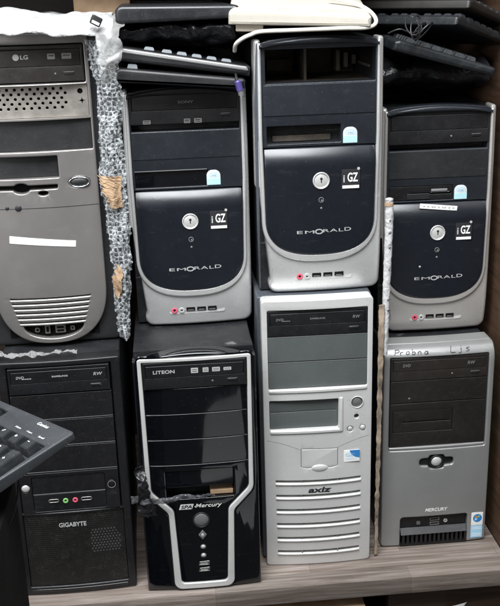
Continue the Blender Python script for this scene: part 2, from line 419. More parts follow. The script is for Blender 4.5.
def crumple(name, path, width_dir, widths, m, amp=.004, freq=30, n=60, mcount=24, parent=None, seed=0, thick=.0006, fold=0, fn=None):
    """a sheet swept along path (list of points), crosswise width_dir, with fractal creases"""
    P = [Vector(p) for p in path]; W = Vector(width_dir).normalized()
    L = [0]
    for a, b in zip(P, P[1:]): L.append(L[-1] + (b-a).length)
    bm = bmesh.new(); grid = []
    off = Vector((seed*3.7, seed*1.9, seed*5.3))
    for i in range(n+1):
        t = i/n*L[-1]; k = 0
        while k < len(L)-2 and L[k+1] < t: k += 1
        f = (t-L[k])/(L[k+1]-L[k])
        p0, p1, p2, p3 = P[max(k-1, 0)], P[k], P[k+1], P[min(k+2, len(P)-1)]
        c = .5*((2*p1) + (p2-p0)*f + (2*p0-5*p1+4*p2-p3)*f*f + (3*p1-p0-3*p2+p3)*f**3)
        w = widths(i/n) if callable(widths) else widths
        row = []
        for j in range(mcount+1):
            u = j/mcount - .5
            q = c + W*(u*w)
            nv = Vector((noise.noise((q+off)*freq), noise.noise((q+off)*freq + Vector((9, 2, 4))), noise.noise((q+off)*freq + Vector((3, 7, 1)))))
            nv2 = Vector((noise.noise((q-off)*freq*2.7), noise.noise((q+off)*freq*2.7 + Vector((5, 1, 8))), noise.noise((q+off)*freq*2.7 + Vector((1, 6, 3)))))
            # ridged creases
            rid = (1 - abs(nv.x)*2.4)
            q = q + nv*amp + nv2*amp*.45 + Vector((0, -1, .3))*amp*.5*rid
            if fold: q += Vector((0, -1, 0))*math.sin(u*math.pi*fold)*amp
            if fn: q = fn(q, i/n, u)
            row.append(bm.verts.new(q))
        grid.append(row)
    for i in range(n):
        for j in range(mcount):
            bm.faces.new((grid[i][j], grid[i][j+1], grid[i+1][j+1], grid[i+1][j]))
    me = bpy.data.meshes.new(name); bm.to_mesh(me); bm.free()
    for p in me.polygons: p.use_smooth = True
    o = link(name, me, M[m], parent)
    if thick:
        md = o.modifiers.new('thickness', 'SOLIDIFY'); md.thickness = thick
    return o

# ------------------------------------------------------------------ camera (pose solved from the towers' corners)
pitch, roll, yaw = R(18.620449), R(-1.668134), R(4.959834)
f = Vector((math.sin(yaw)*math.cos(pitch), math.cos(yaw)*math.cos(pitch), -math.sin(pitch)))
rt = Vector((math.cos(yaw), -math.sin(yaw), 0)); up = rt.cross(f)
c_, s_ = math.cos(roll), math.sin(roll)
X, Y = c_*rt + s_*up, -s_*rt + c_*up
cd = bpy.data.cameras.new('camera'); cam = bpy.data.objects.new('camera', cd); COL.objects.link(cam)
cam.matrix_world = Matrix(((X.x, Y.x, -f.x, 0), (X.y, Y.y, -f.y, 0), (X.z, Y.z, -f.z, H_CAM), (0, 0, 0, 1)))
cd.sensor_fit = 'HORIZONTAL'; cd.sensor_width = 36; cd.lens = .9501398*2*36; cd.clip_start = .02; cd.clip_end = 60
sc.camera = cam

# ------------------------------------------------------------------ towers
def tower(x, y, z, deg, tilt, label):
    e = empty('computer_tower', (x, y, z), R(deg), -tilt)
    return tag(e, label, 'computer tower', 'computer towers stacked on the shelf')

def steel_case(p, W, Hh, y0=26, depth=425, m='steel', hole=None, dz=1.5):
    b = MB(); o = box2(-W/2+1.5, W/2-1.5, dz, Hh-2, 2)
    b.plate(o, [hole] if hole else (), y0, depth-y0, .8, 2)
    c = b.build('case', m, p)
    return c

def feet(p, W, z=0):
    pass

def grooves(b, x0, x1, zs, y, h=1.0, t=.5):
    for z in zs: b.box(x0, x1, y - t, y, z - h/2, z + h/2)

def optical_drive(p, x0, x1, z0, z1, y, m='drive', text=None, tx=0, tw=20, icons=(), led=None, tmat='print', th=3.2, marks=()):
    """5.25 inch drive front: frame, tray door, eject button, lamp, print"""
    h = z1 - z0; zt = z0 + h*.42
    b = MB(); b.plate(box2(x0, x1, z0, z1, 1), [box2(x0+4, x1-4, zt, z1-h*.11, .8)], y, 10, .6)
    d = b.build('optical_drive', m, p)
    MB().plate(box2(x0+4.5, x1-4.5, zt+.5, z1-h*.11-.5, .8), (), y-.6, 8, .7).build('tray_door', m, d)
    e = MB().plate(rr(x1-22, z0+h*.22, 15, 4, 1.6), (), y-1, 3, .6).build('eject_button', m, d)
    MB().plate(rr(x1-22, z0+h*.22+2.4, 15.6, .5, .2), (), y-.3, 1, .1).build('button_edge', 'edge', d)
    if led: MB().plate(ell(led, z0+h*.22, 1.5), (), y-.6, 1, .2).build('lamp', 'print_dim', d)
    zc = (zt + z1 - h*.11)/2
    if text: lettering(text, tx, zc, tw, th, y-.62, tmat, d, bold=.02)
    for ix, iw, ih in icons:
        bb = MB(); bb.plate(rr(ix, zc, iw, ih, .8), [rr(ix, zc+ih*.12, iw*.7, ih*.13, .1), rr(ix, zc-ih*.2, iw*.7, ih*.13, .1)], y-.8, .4, 0)
        bb.build('format_mark', tmat, d)
    for ix, iz, w, hh, s_ in marks:
        lettering(s_, ix, z0+h*iz, w, hh, y-.62 if iz > .42 else y-.05, tmat, d, shear=.2, bold=.01)
    return d

def usb_slot(b, cx, cz, w=12, h=4.5, y=0):
    b.plate(rr(cx, cz, w, h, .5), [rr(cx, cz, w-1.6, h-1.6, .2)], y-.4, 2, .2)

# ---- navy and silver towers (three alike, each with its own drives)
A = 2.6
def sup(a, b, zc, n=22, x0=0, A=A):
    """lower half of a superellipse from +a round to -a"""
    out = []
    for i in range(n*2+1):
        t = math.pi*i/(2*n)
        c, s = math.cos(t), math.sin(t)
        out.append((x0 + a*math.copysign(abs(c)**(2/A), c), zc - b*abs(s)**(2/A)))
    return out   # from +a to -a through the bottom

def navy_tower(x, y, z, deg, tilt, W, Hh, label, kind):
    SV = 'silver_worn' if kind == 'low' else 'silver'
    p = tower(x, y, z, deg, tilt, label)
    sx, sz = W/196.6, Hh/395.6
    bay = box2(-81, 85, 329, 378, 1.5)
    steel_case(p, W-4, Hh-4, 26, 420, 'steel', hole=rr(0, 352*sz, 172*sx, 54*sz, 1) if kind == 'open' else None)
    door = [(86, 233), (85.4, 180)] + sup(84.6, 60, 126) + [(-85.4, 180), (-86, 233)]
    # silver surround: two rails joined by a chin
    o = rpoly([(-97, 1, 14), (97, 1, 14), (98.3, 120, 40), (98.3, 300, 40), (97.5, 393, 9), (87.5, 393, 3), (88.5, 230, 0)], 8)
    inner = [(86.5, 200)] + sup(85.6, 61, 126) + [(-86.5, 200)]
    left = rpoly([(-88.5, 230, 0), (-87.5, 393, 3), (-97.5, 393, 9), (-98.3, 300, 40), (-98.3, 120, 40)], 8)
    def fbow(xx, zz):
        u = xx/(98*sx)
        return 7*u*u + (9*max(0, (70*sz - zz)/(70*sz))**2 if abs(u) < 2 else 0)
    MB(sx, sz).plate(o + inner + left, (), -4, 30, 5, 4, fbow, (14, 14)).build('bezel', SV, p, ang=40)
    # raised lip under the door
    lo = [(92.5, 388), (93.5, 250), (91.5, 170)] + sup(91, 73, 127) + [(-91.5, 170), (-93.5, 250), (-92.5, 388)]
    li = [(-87.3, 388), (-87.6, 250), (-85.9, 170)] + sup(85.2, 60.6, 126)[::-1] + [(85.9, 170), (87.6, 250), (87.3, 388)]
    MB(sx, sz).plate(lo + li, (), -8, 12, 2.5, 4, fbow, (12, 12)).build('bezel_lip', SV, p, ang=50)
    # navy upper front
    arch = [(x_, 390 + 6*(1-(x_/86)**2)) for x_ in range(86, -87, -8)]
    if kind == 'open':
        holes = [bay, box2(-80.5, 33, 239, 266, 1.2)]
    elif kind == 'sony':
        holes = [box2(-85, 85, 328, 380, 1), box2(-84, 32, 238, 265, 1.2)]
    else:
        holes = [box2(-84, 84, 322, 375, 1), box2(-83, 28, 237, 262, 1.2)]
    MB(sx, sz).plate([(-87.5, 234), (87.5, 234)] + [(87.5, 388)] + arch[1:-1] + [(-87.5, 388)], holes, 1.5, 24, 1.2, 3).build('upper_panel', 'navy', p)
    cap_o = [(x_, 385 + 10*(1-(x_/90)**2)) for x_ in range(90, -91, -6)] + [(x_, 380 + 5*(1-(x_/90)**4)) for x_ in range(-90, 91, 6)]
    if kind != 'sony' or True:
        MB(sx, sz).plate([(x_*1.0, min(z_, 395)) for x_, z_ in cap_o], (), -5.5, 18, 4.2 if kind != 'sony' else 3, 4).build('top_cap', 'navy' if kind != 'sony' else 'black', p, ang=50)
    if kind == 'open':
        b = MB(sx, sz).box(-86, 89, 27, 170, 326, 327.5).box(-86, 89, 27, 170, 378.5, 380).box(-87, -85.5, 27, 170, 326, 380).box(86, 87.5, 27, 170, 326, 380).box(-86, 89, 170, 172, 326, 380)
        cavity = b.build('drive_bay', 'dark_steel', p)
        for k in range(3): MB(sx, sz).box(48 + k*13, 54 + k*13, 120, 160, 334 + 5*k, 366 - 4*k).build('bay_tab', 'dark_steel', cavity)
        for q in ((-84, -82, 40, 150, 345, 349), (83, 85, 40, 150, 345, 349), (-60, -20, 150, 165, 334, 352), (-14, -10, 60, 165, 327, 378)): MB(sx, sz).box(*q).build('bay_rail', 'dark_steel', cavity)
        MB(sx, sz).plate(box2(-84.5, 85.5, 281.5, 327, 1), (), .2, 4, .7).build('bay_cover', 'navy', p)
        b = MB(sx, sz).box(-82, 34, 26, 60, 236.5, 238).box(-82, 34, 26, 60, 267, 268.5).box(-82, 34, 60, 62, 237, 268)
        b.build('floppy_bay', 'cavity', p)
        MB(sx, sz).plate(box2(-70, 20, 240, 249, 1), (), 20, 20, .5).build('floppy_bracket', 'dark_steel', p)
        MB(sx, sz).plate(rpoly([(-87.6, 380, 1), (-87.6, 389, 6), (-94, 389, 4), (-98, 300, 2), (-98.6, 120, 2), (-97, 12, 1), (-95, 12, 1), (-93.5, 240, 1)], 5), (), -4.4, 4, 1.2, 3, lambda xx, zz: 6.4, (500, 500)).build('bezel_edge', 'blue_steel', p)
    elif kind == 'sony':
        optical_drive(p, -84, 84, 329, 378.5, .6, 'black', 'SONY', 2, 24, ((-56, 12, 7), (2, 10, 8), (20, 12, 8)) and (), None, 'print_dim', 4)
        for ix, iw, ih in ((-60, 12, 6), (3, 10, 7), (20, 12, 7)):
            MB(sx, sz).plate(rr(ix, 343, iw, ih, 1), [rr(ix, 344, iw*.7, ih*.2, .1), rr(ix, 341.4, iw*.7, ih*.12, .1)], -.1, .5, 0).build('format_mark', 'print_dim', p)
        MB(sx, sz).plate(box2(-85.5, 84, 283.5, 327, 1), (), .4, 4, .7).build('bay_cover', 'navy', p)
        MB(sx, sz).plate(box2(-84.5, 31.5, 238.5, 264.5, .8), (), 5, 8, .6).build('floppy_cover', 'gloss', p)
        MB(sx, sz).box(-84, 31, .9, 2, 264.6, 265.6).build('slot_edge', 'edge', p)
    else:
        optical_drive(p, -83, 83, 323, 374.5, .6, 'black', None, 0, 10, (), 20, 'print_dim')
        MB(sx, sz).plate(box2(-84, 84, 275, 321, 1), (), .4, 4, .7).build('bay_cover', 'charcoal', p)
        fd = MB(sx, sz).plate(box2(-82.5, 27.5, 237.5, 261.5, .8), [box2(-45, 25, 247, 250, .6)], 2.5, 10, .8).build('floppy_drive', 'black', p)
        MB(sx, sz).plate(box2(-52, -12, 239, 249, 1), (), 1, 4, .8).build('disk_flap', 'charcoal', fd)
        MB(sx, sz).plate(box2(-10, 18, 252, 256, 1), (), .6, 4, .6).build('eject_button', 'edge', fd)
        MB(sx, sz).box(-11, 22, 2.2, 2.6, 250.2, 251).build('slot_edge', 'edge', fd)
    # processor sticker: arched, silver above cyan
    cx = {'open': 47, 'sony': 41, 'low': 41}[kind]
    cz = {'open': 249, 'sony': 251, 'low': 249}[kind]
    st = MB(sx, sz).plate(rpoly([(cx-11, cz-12, .5), (cx+11, cz-12, .5), (cx+11, cz+12, 9), (cx-11, cz+12, 9)], 8), (), .9, .6, .1).build('processor_sticker', 'sticker_grey', p)
    MB(sx, sz).plate(box2(cx-11, cx+11, cz-12, cz-2, .5), (), .72, .3, 0).build('sticker_band', 'cyan', st)
    MB(sx, sz).plate(ell(cx, cz+4, 7.5, 3.6), [ell(cx+.3, cz+4, 7.0, 3.2)], .7, .3, 0).build('sticker_swirl', 'pale_blue', st)
    lettering('intel', cx*sx, (cz+4)*sz, 8, 3, .7, 'pale_blue', st)
    # convex door with a rolled top edge
    def fd_(xx, zz):
        u = xx/(86*sx); v = (233*sz - zz)/(28*sz)
        y_ = 5.5*u*u
        if v < 1: y_ += 10.5*(1-v)**2
        return y_ + 4*max(0, (120*sz-zz)/(120*sz))**1.5
    dr = MB(sx, sz).plate(door, (), -11, 24, 1.5, 3, fd_, (9, 3)).build('door', 'door_navy', p, ang=50)
    # lock
    lk = MB(sx, sz).plate(ell(0, 183, 13.2, 13.2, 36), [ell(0, 183, 11, 11, 36)], -13, 4, 1).build('lock_ring', 'btn', p)
    MB(sx, sz).dome(0, 183, 11.2, 11.2, -10.5, 2.2, 32).build('lock_barrel', 'btn', p)
    MB(sx, sz).plate(rr(0, 184, 1.6, 8, .6), (), -13.1, 1.5, .1).plate(ell(0, 186, 2), (), -13.0, 1.5, .1).build('keyhole', 'print_black', p)
    MB(sx, sz).plate(ell(0, 153, 4.2, 4.2, 24), [ell(0, 153, 3.2, 3.2, 24)], -11.6, 1, .2).dome(1, 152, 1.5, 1.5, -11.2, .8, 12).dome(0, 140, 1.8, 1.8, -10.9, .9, 12).build('lamp', 'print_dim', p)
    if kind == 'low':
        MB(sx, sz).dome(-29, 124, 2, 2, -10.2, .8, 10).build('paint_chip', 'print', p)
    # badge
    bx, bz = 46, 183
    bg = MB(sx, sz).plate(box2(bx-14, bx+14, bz-15, bz+15, .6), (), -10.4, .8, .1).build('badge', 'print_black', p)
    lettering('GZ', (bx+3)*sx, (bz+3)*sz, 16, 14, -10.42, 'print_white', bg, bold=.02)
    lettering('i', (bx-10.5)*sx, (bz+1)*sz, 2.2, 11, -10.42, 'print', bg, bold=.02)
    MB(sx, sz).plate(box2(bx-13, bx+13, bz-14, bz-9.5, .3), (), -10.7, .3, 0).build('badge_strip', 'print_white', bg)
    MB(sx, sz).plate(ell(bx+12, bz+16, 2.2), (), -10.6, .3, 0).build('badge_dot', 'print', bg)
    for tx_, cx_, w_, h_, dz_ in (('EM', -24.5, 27, 4.6, -.6), ('RAL', 19, 32, 4.8, .5), ('D', 42, 10.5, 5.6, 1.2)):
        lettering(tx_, cx_*sx, (103.4+dz_)*sz, w_*sx, h_, -11.05, 'print', p, bold=0, yfn=fd_, spacing=1.1)
    MB(sx, sz).plate(ell(-3.5, 103, 6.4, 4.2, 30), [ell(-3.5, 103, 4.4, 2.6, 30)], -11.5, .5, 0, 3, fd_, (6, 40)).build('logo_ring', 'print', p)
    # port strip
    ps = MB(sx, sz).plate(rr(5, 28.5, 94, 14, 4), (), -1.2, 4, .8, 3, lambda xx, zz: 4.5*(xx/98)**2 + 1.2, (10, 50)).build('port_strip', 'white_silver', p, ang=50)
    yb = -.2
    MB(sx, sz).plate(ell(-33, 28.5, 5), [ell(-33, 28.5, 2)], yb-1, 2, .4).build('microphone_jack', 'pink', p)
    MB(sx, sz).plate(ell(-21, 28.5, 5), [ell(-21, 28.5, 2)], yb-1.2, 2, .4).build('headphone_jack', 'btn', p)
    for xx in (-21, -33): MB(sx, sz).plate(ell(xx, 28.5, 2), (), yb-.3, 1, 0).build('jack_hole', 'cavity', p)
    for xx in (-6, 12, 30):
        MB(sx, sz).plate(rr(xx, 30, 14.5, 6.5, .5), (), yb-1.3, 2, .2).build('usb_port', 'cavity', p)
        MB(sx, sz).plate(rr(xx, 28.4, 10, 1.4, .3), (), yb-1.7, .5, .1).build('usb_tongue', 'usb', p)
    return p

Z1, Z2, Z3, Z4 = .4173, .4252, .4834, .3787
g2 = navy_tower(.0362, 1.4704, Z2, .30, .0005, 191.9, 383.8, 'navy and silver tower with a SONY drive under a pile of black keyboards', 'sony')
g3 = navy_tower(.2375, 1.4298, Z3, .50, -.0028, 196.6, 395.6, 'navy and silver tower with an open drive bay, standing on the pale silver tower', 'open')
g4 = navy_tower(.4430, 1.4973, Z4, -.75, .0018, 189, 384.2, 'navy and silver tower with a small white paper label on its door', 'low')
MB().plate(rpoly([(-31, 219.5), (31.5, 213), (32.5, 220.5), (-30, 227.5)]), (), -9.2, .5, .1, 3, lambda x, z: 4*(x/86)**2, (8, 60)).build('paper_label', 'paper', g4)
lettering('- - -- - -- - -', 1, 220.5, 52, 2, -9.35, 'print', g4, rot=-.1, yfn=lambda x, z: 4*(x/86)**2)

# ---- taupe tower (upper left)
def taupe_tower():
    W, Hh = 207, 471
    p = tower(-.187, 1.4397, Z1, 1.56, .0079, 'broad taupe silver tower with perforated metal plate and long white sticker')
    steel_case(p, W-2, Hh, 30, 440, 'steel')
    MB().plate(rr(0, Hh/2, W, Hh-1, 8), (), 8, 24, 5, 4).build('back_bezel', 'charcoal', p)
    b0 = 2.5
    global A
    out = [(86.5, 474), (86, 300)] + sup(86, 95, 100, A=2.5) + [(-86, 300), (-86.5, 474)]
    out = [(84, 478)] + out[:] + [(-84, 478)]
    floppy = [(-76, 252.5), (-44, 252.5)] + [(-28 + 13*math.cos(t), 255 + 8*math.sin(t)) for t in [math.pi + .35 + (math.pi-.7)*i/10 for i in range(11)]] + [(-12, 252.5), (25, 253), (26.5, 256), (26, 259.5), (-14, 259.5)] + [(-28 + 11*math.cos(t), 257 + 6*math.sin(t)) for t in [.45 + (math.pi-.9)*i/8 for i in range(9)]] + [(-44, 259.5), (-76, 259.5)]
    holes = [box2(-80, 80, 407, 463, 3), box2(-81.5, 81.5, 357, 404, 1.5), box2(-82.5, 82.5, 309.5, 355.5, 1.5),
             box2(-76, 29.5, 269.5, 302.5, 2), floppy, ell(4, 246.8, 7.5, 3.6), ell(58.5, 261, 16.3, 8.6, 40)]
    for k in range(6):
        z = 81.5 - 8*k; w = 62 - 2.2*k
        holes.append(rr(-1, z - 0, w*2, 2.2, .8))
    pocket = [(-47, 36), (47, 36)] + [(47*math.cos(t), 36 - 23*math.sin(t)**.9) for t in [math.pi*i/20 for i in range(1, 20)]]
    holes.append(pocket)
    def bow(x, z): return 10*(x/86)**2 + 7*(max(0, (110-z))/110)**2
    MB().plate(out, holes, -13, 22, 1.8, 3, bow, (12, 16)).build('front_panel', 'taupe', p, ang=38)
    # the dark back sheet behind all openings
    MB().box(-82, 82, 6.5, 7.5, 238, 304).build('inner_sheet', 'cavity', p); MB().box(-70, 70, 6, 7, 14, 90).build('inner_sheet', 'cavity', p)
    MB().box(-83, 83, 5.5, 7.7, 305, 466).build('bay_back', 'cavity', p)
    optical_drive(p, -78, 78.5, 409, 461, -2, 'drive_brown', None, 0, 10, (), 37, 'print_dim')
    d = [c for c in p.children if c.name.startswith('optical_drive')][0]
    MB().plate(ell(-17.5, 445, 4.6), (), -2.9, .4, 0).build('round_mark', 'print', d)
    lettering('LG', -5.5, 445, 11, 6, -2.7, 'print', d, bold=.02)
    for ix, iw, ih in ((33, 11, 8), (55, 14, 8), (-50, 8, 6)):
        MB().plate(rr(ix, 445, iw, ih, 1), [rr(ix, 446, iw*.7, 1.2, .2)], -2.9, .4, 0).build('format_mark', 'print_dim', d)
    # perforated steel plate
    hs = []
    for r_ in range(5):
        for c in range(-7, 6):
            x = c*11.2 + (5.6 if r_ % 2 else 0); z = 371.5 + r_*6.9
            if x < 56: hs.append(ell(x - 2, z, 2.3, 2.3, 10))
    hs.append(ell(70, 394, 4, 4, 16)); hs.append(rpoly([(67, 380), (71, 381.5), (72, 385), (73, 381.5), (77, 380.5), (73, 379), (72, 375), (71, 379)]))
    MB().plate(box2(-81, 81, 357.5, 403.5, 1), hs, 1, 1.5, .25, 1).build('perforated_plate', 'bare_steel', p)
    MB().plate(box2(-82, 82, 310, 355, 1.5), (), -4, 5, .8, 3, lambda x, z: 6*(x/86)**2, (14, 60)).build('bay_cover', 'charcoal', p)
    MB().plate(box2(-75.5, 29, 270, 302, 1), (), 0, 5, .8).build('recessed_cover', 'charcoal', p)
    MB().plate(ell(58.5, 261, 16, 8.3, 40), [ell(58.5, 261, 13.6, 6.6, 40)], -10.5, 12, 1).build('button_ring', 'mirror', p)
    MB().dome(58.5, 261, 13.6, 6.6, -7.5, 3.5, 32).build('power_button', 'charcoal', p)
    b = MB()
    b.plate(box2(-84.5, 84.5, 224.2, 225.2, .2), (), -13.15, .6, 0, 3, bow, (8, 60))
    b.build('seam', 'print_black', p)
    MB().dome(-51.6, 226.5, 3, 2.6, -10, 1.2, 16).dome(-35, 226, 5, 4.6, -12, 1.6, 18).build('lamp', 'print_black', p)
    MB().plate([(-54, 172), (45, 161.5), (46, 171), (-53, 183.5)], (), -13.5, .35, 0, 3, bow, (6, 60)).build('paper_label', 'paper', p)
    lettering('. - .. - . -. -', -4, 172.8, 46, 1.8, -13.3, 'print', p, rot=-.11, yfn=lambda x, z: bow(x, z) - .1)
    b = MB()
    for k in range(6):
        z = 81.5 - 8*k; w = 62 - 2.2*k
        b.plate(rr(-1, z - 2.6, w*2, 2.6, 1.2), (), -14.2, 2, .9, 3, bow, (8, 60))
    b.build('vent_slat', 'silver', p, ang=60)  # ridges in brighter silver than the panel: their highlights put into the colour
    # port pocket
    MB().plate(rr(-27, 26, 8, 8, 3.5), (), 1, 4, .6).plate(rr(-11, 27, 8, 14, 1), (), -1, 6, .6).plate(rr(9, 26.5, 16, 13, 1), (), 0, 6, .6).plate(rr(28, 26, 7, 7, 1.5), (), 1, 4, .6).build('port_block', 'taupe', p)
    MB().plate(rr(-11, 27, 4, 9, .6), (), -1.4, .6, .1).plate(rr(9, 29, 11, 3.4, .4), (), -.4, .6, .1).plate(rr(9, 23.5, 11, 3.4, .4), (), -.4, .6, .1).plate(ell(-27, 26, 2), (), .6, .6, 0).plate(ell(28, 26, 1.6), (), .6, .6, 0).build('usb_port', 'cavity', p)
    ring = [(x*1.0, z) for x, z in pocket]
    MB().plate([(x*1.07, 25 + (z-25)*1.16) for x, z in pocket], [pocket], -12.2, 3, .8, 3, bow, (10, 60)).build('pocket_rim', 'silver', p, ang=50)
    return p
g1 = taupe_tower()

# ---- black tower with honeycomb mesh (lower left)
def mesh_material():
    m = mat('black_mesh_plastic', (.008, .0075, .007), .45, 0, 0, dust=.1)
    nt, b = nodes_of(m); N, L = nt.nodes, nt.links
    tc = N.new('ShaderNodeTexCoord'); v = N.new('ShaderNodeTexVoronoi'); v.inputs['Scale'].default_value = 260; v.inputs['Randomness'].default_value = 0
    L.new(tc.outputs['Object'], v.inputs['Vector'])
    bp = N.new('ShaderNodeBump'); bp.inputs['Strength'].default_value = .8; bp.inputs['Distance'].default_value = .0012
    L.new(v.outputs['Distance'], bp.inputs['Height']); L.new(bp.outputs[0], b.inputs['Normal'])
    return m
M['mesh'] = mesh_material()

def black_tower():
    W, Hh = 186, 417
    p = tower(-.1775, 1.3708, 0, .74, -.003, 'plain black tower with mesh lower front and pink and green jacks, lower left')
    steel_case(p, W, Hh, 26, 430)
    def bow(x, z): return 5*(x/93)**2
    MB().plate(rr(0, Hh/2+.5, W, Hh-1, 5), [box2(-80.5, 78, 155, 408, 2), box2(-81, 80, 16, 151, 2)], -1, 28, 2.5, 4, bow, (14, 40)).build('bezel', 'black', p, ang=40)
    MB().box(-84, 84, 15, 17, 10, 412).build('bezel_back', 'cavity', p)
    optical_drive(p, -78.5, 75.5, 364.5, 407, -1, 'drive', 'SAMSUNG', 0, 24, (), 60, 'print', 2.6,
                  marks=((-60, .68, 12, 4, 'DVD'), (-50, .62, 14, 1.2, '----'), (58, .66, 14, 5, 'RW')))
    for z0, z1 in ((319.5, 362), (274, 317.5), (228.5, 272)):
        c = MB().plate(box2(-79, 76.5, z0, z1, 1), (), .5, 8, .6).build('bay_cover', 'black', p)
        MB().box(-78, 76, .2, 1, z0+.1, z0+.9).build('cover_edge_highlight', 'edge', c)  # thin pale strip: highlight along the cover edge, painted in
    MB().plate(box2(-79, 76.5, 156, 226.5, 1), [box2(-61, 55, 158, 221, 4), ell(-71, 201.5, 7.2), ell(65, 199, 8)], -.2, 8, .6).build('control_panel', 'black', p)
    MB().plate(box2(-60.5, 54.5, 189, 220.5, 1), (), 1.5, 6, .6).build('small_bay_cover', 'black', p)
    MB().box(-60, 54, 1.1, 2, 188.4, 189.3).box(-60, 54, 1.0, 2, 156.9, 157.8).build('cover_edge_highlight', 'edge', p)
    MB().plate(box2(-60.5, 54.5, 158.3, 187.6, 3), (), 1.5, 6, .6).build('port_panel', 'black', p)
    MB().dome(-71, 201.5, 7, 7, 2, 3.5, 28).build('silver_button', 'btn', p)
    MB().plate(ell(65, 199, 8), [ell(65, 199, 6)], -1, 3, .6).dome(65, 199, 5, 5, .5, 1, 20).build('power_button', 'black', p)
    MB().plate(ell(65, 199, 6.6), [ell(65, 199, 5.6)], -1.3, .5, 0).build('button_ring', 'print_dim', p)
    for x, w in ((-29, 17), (23, 18)):
        u = MB().plate(rr(x, 175.5, w, 6.5, 3), [rr(x, 175.5, w-3, 3.6, 1.5)], .5, 2, .5).build('usb_port', 'usb', p)
    MB().plate(ell(-10.3, 174.5, 4.4), [ell(-10.3, 174.5, 1.8)], .3, 2, .5).build('headphone_jack', 'green', p)
    MB().plate(ell(5, 174.5, 4.4), [ell(5, 174.5, 1.8)], .3, 2, .5).build('microphone_jack', 'pink', p)
    MB().plate(box2(-80.5, 79.5, 16.5, 150.5, 2), (), 2, 8, .8, 3, lambda x, z: 5*(x/93)**2, (14, 500)).build('mesh_panel', 'mesh', p)
    hs = []
    b = MB()
    for r_ in range(9):
        for c in range(11):
            x = 18 + c*5 + (2.5 if r_ % 2 else 0); z = 76 + r_*5
            if x + (z-76)*.2 < 76 and x > 24 + (115-z)*.0:
                b.plate(ell(x, z, 1.5, 1.5, 6), (), 2.0, .8, 0, 3, lambda xx, zz: 5*(xx/93)**2 - .3, (400, 400))
    b.build('mesh_dots', 'edge_dim', p)
    lettering('GIGABYTE', -3, 130, 44, 8, 1.4, 'print', p, bold=.02)
    MB().plate(rr(0, 9, 160, 5, 2), (), -2, 3, 1, 3, bow, (14, 50)).build('bottom_strip', 'gloss', p)
    return p
g5 = black_tower()

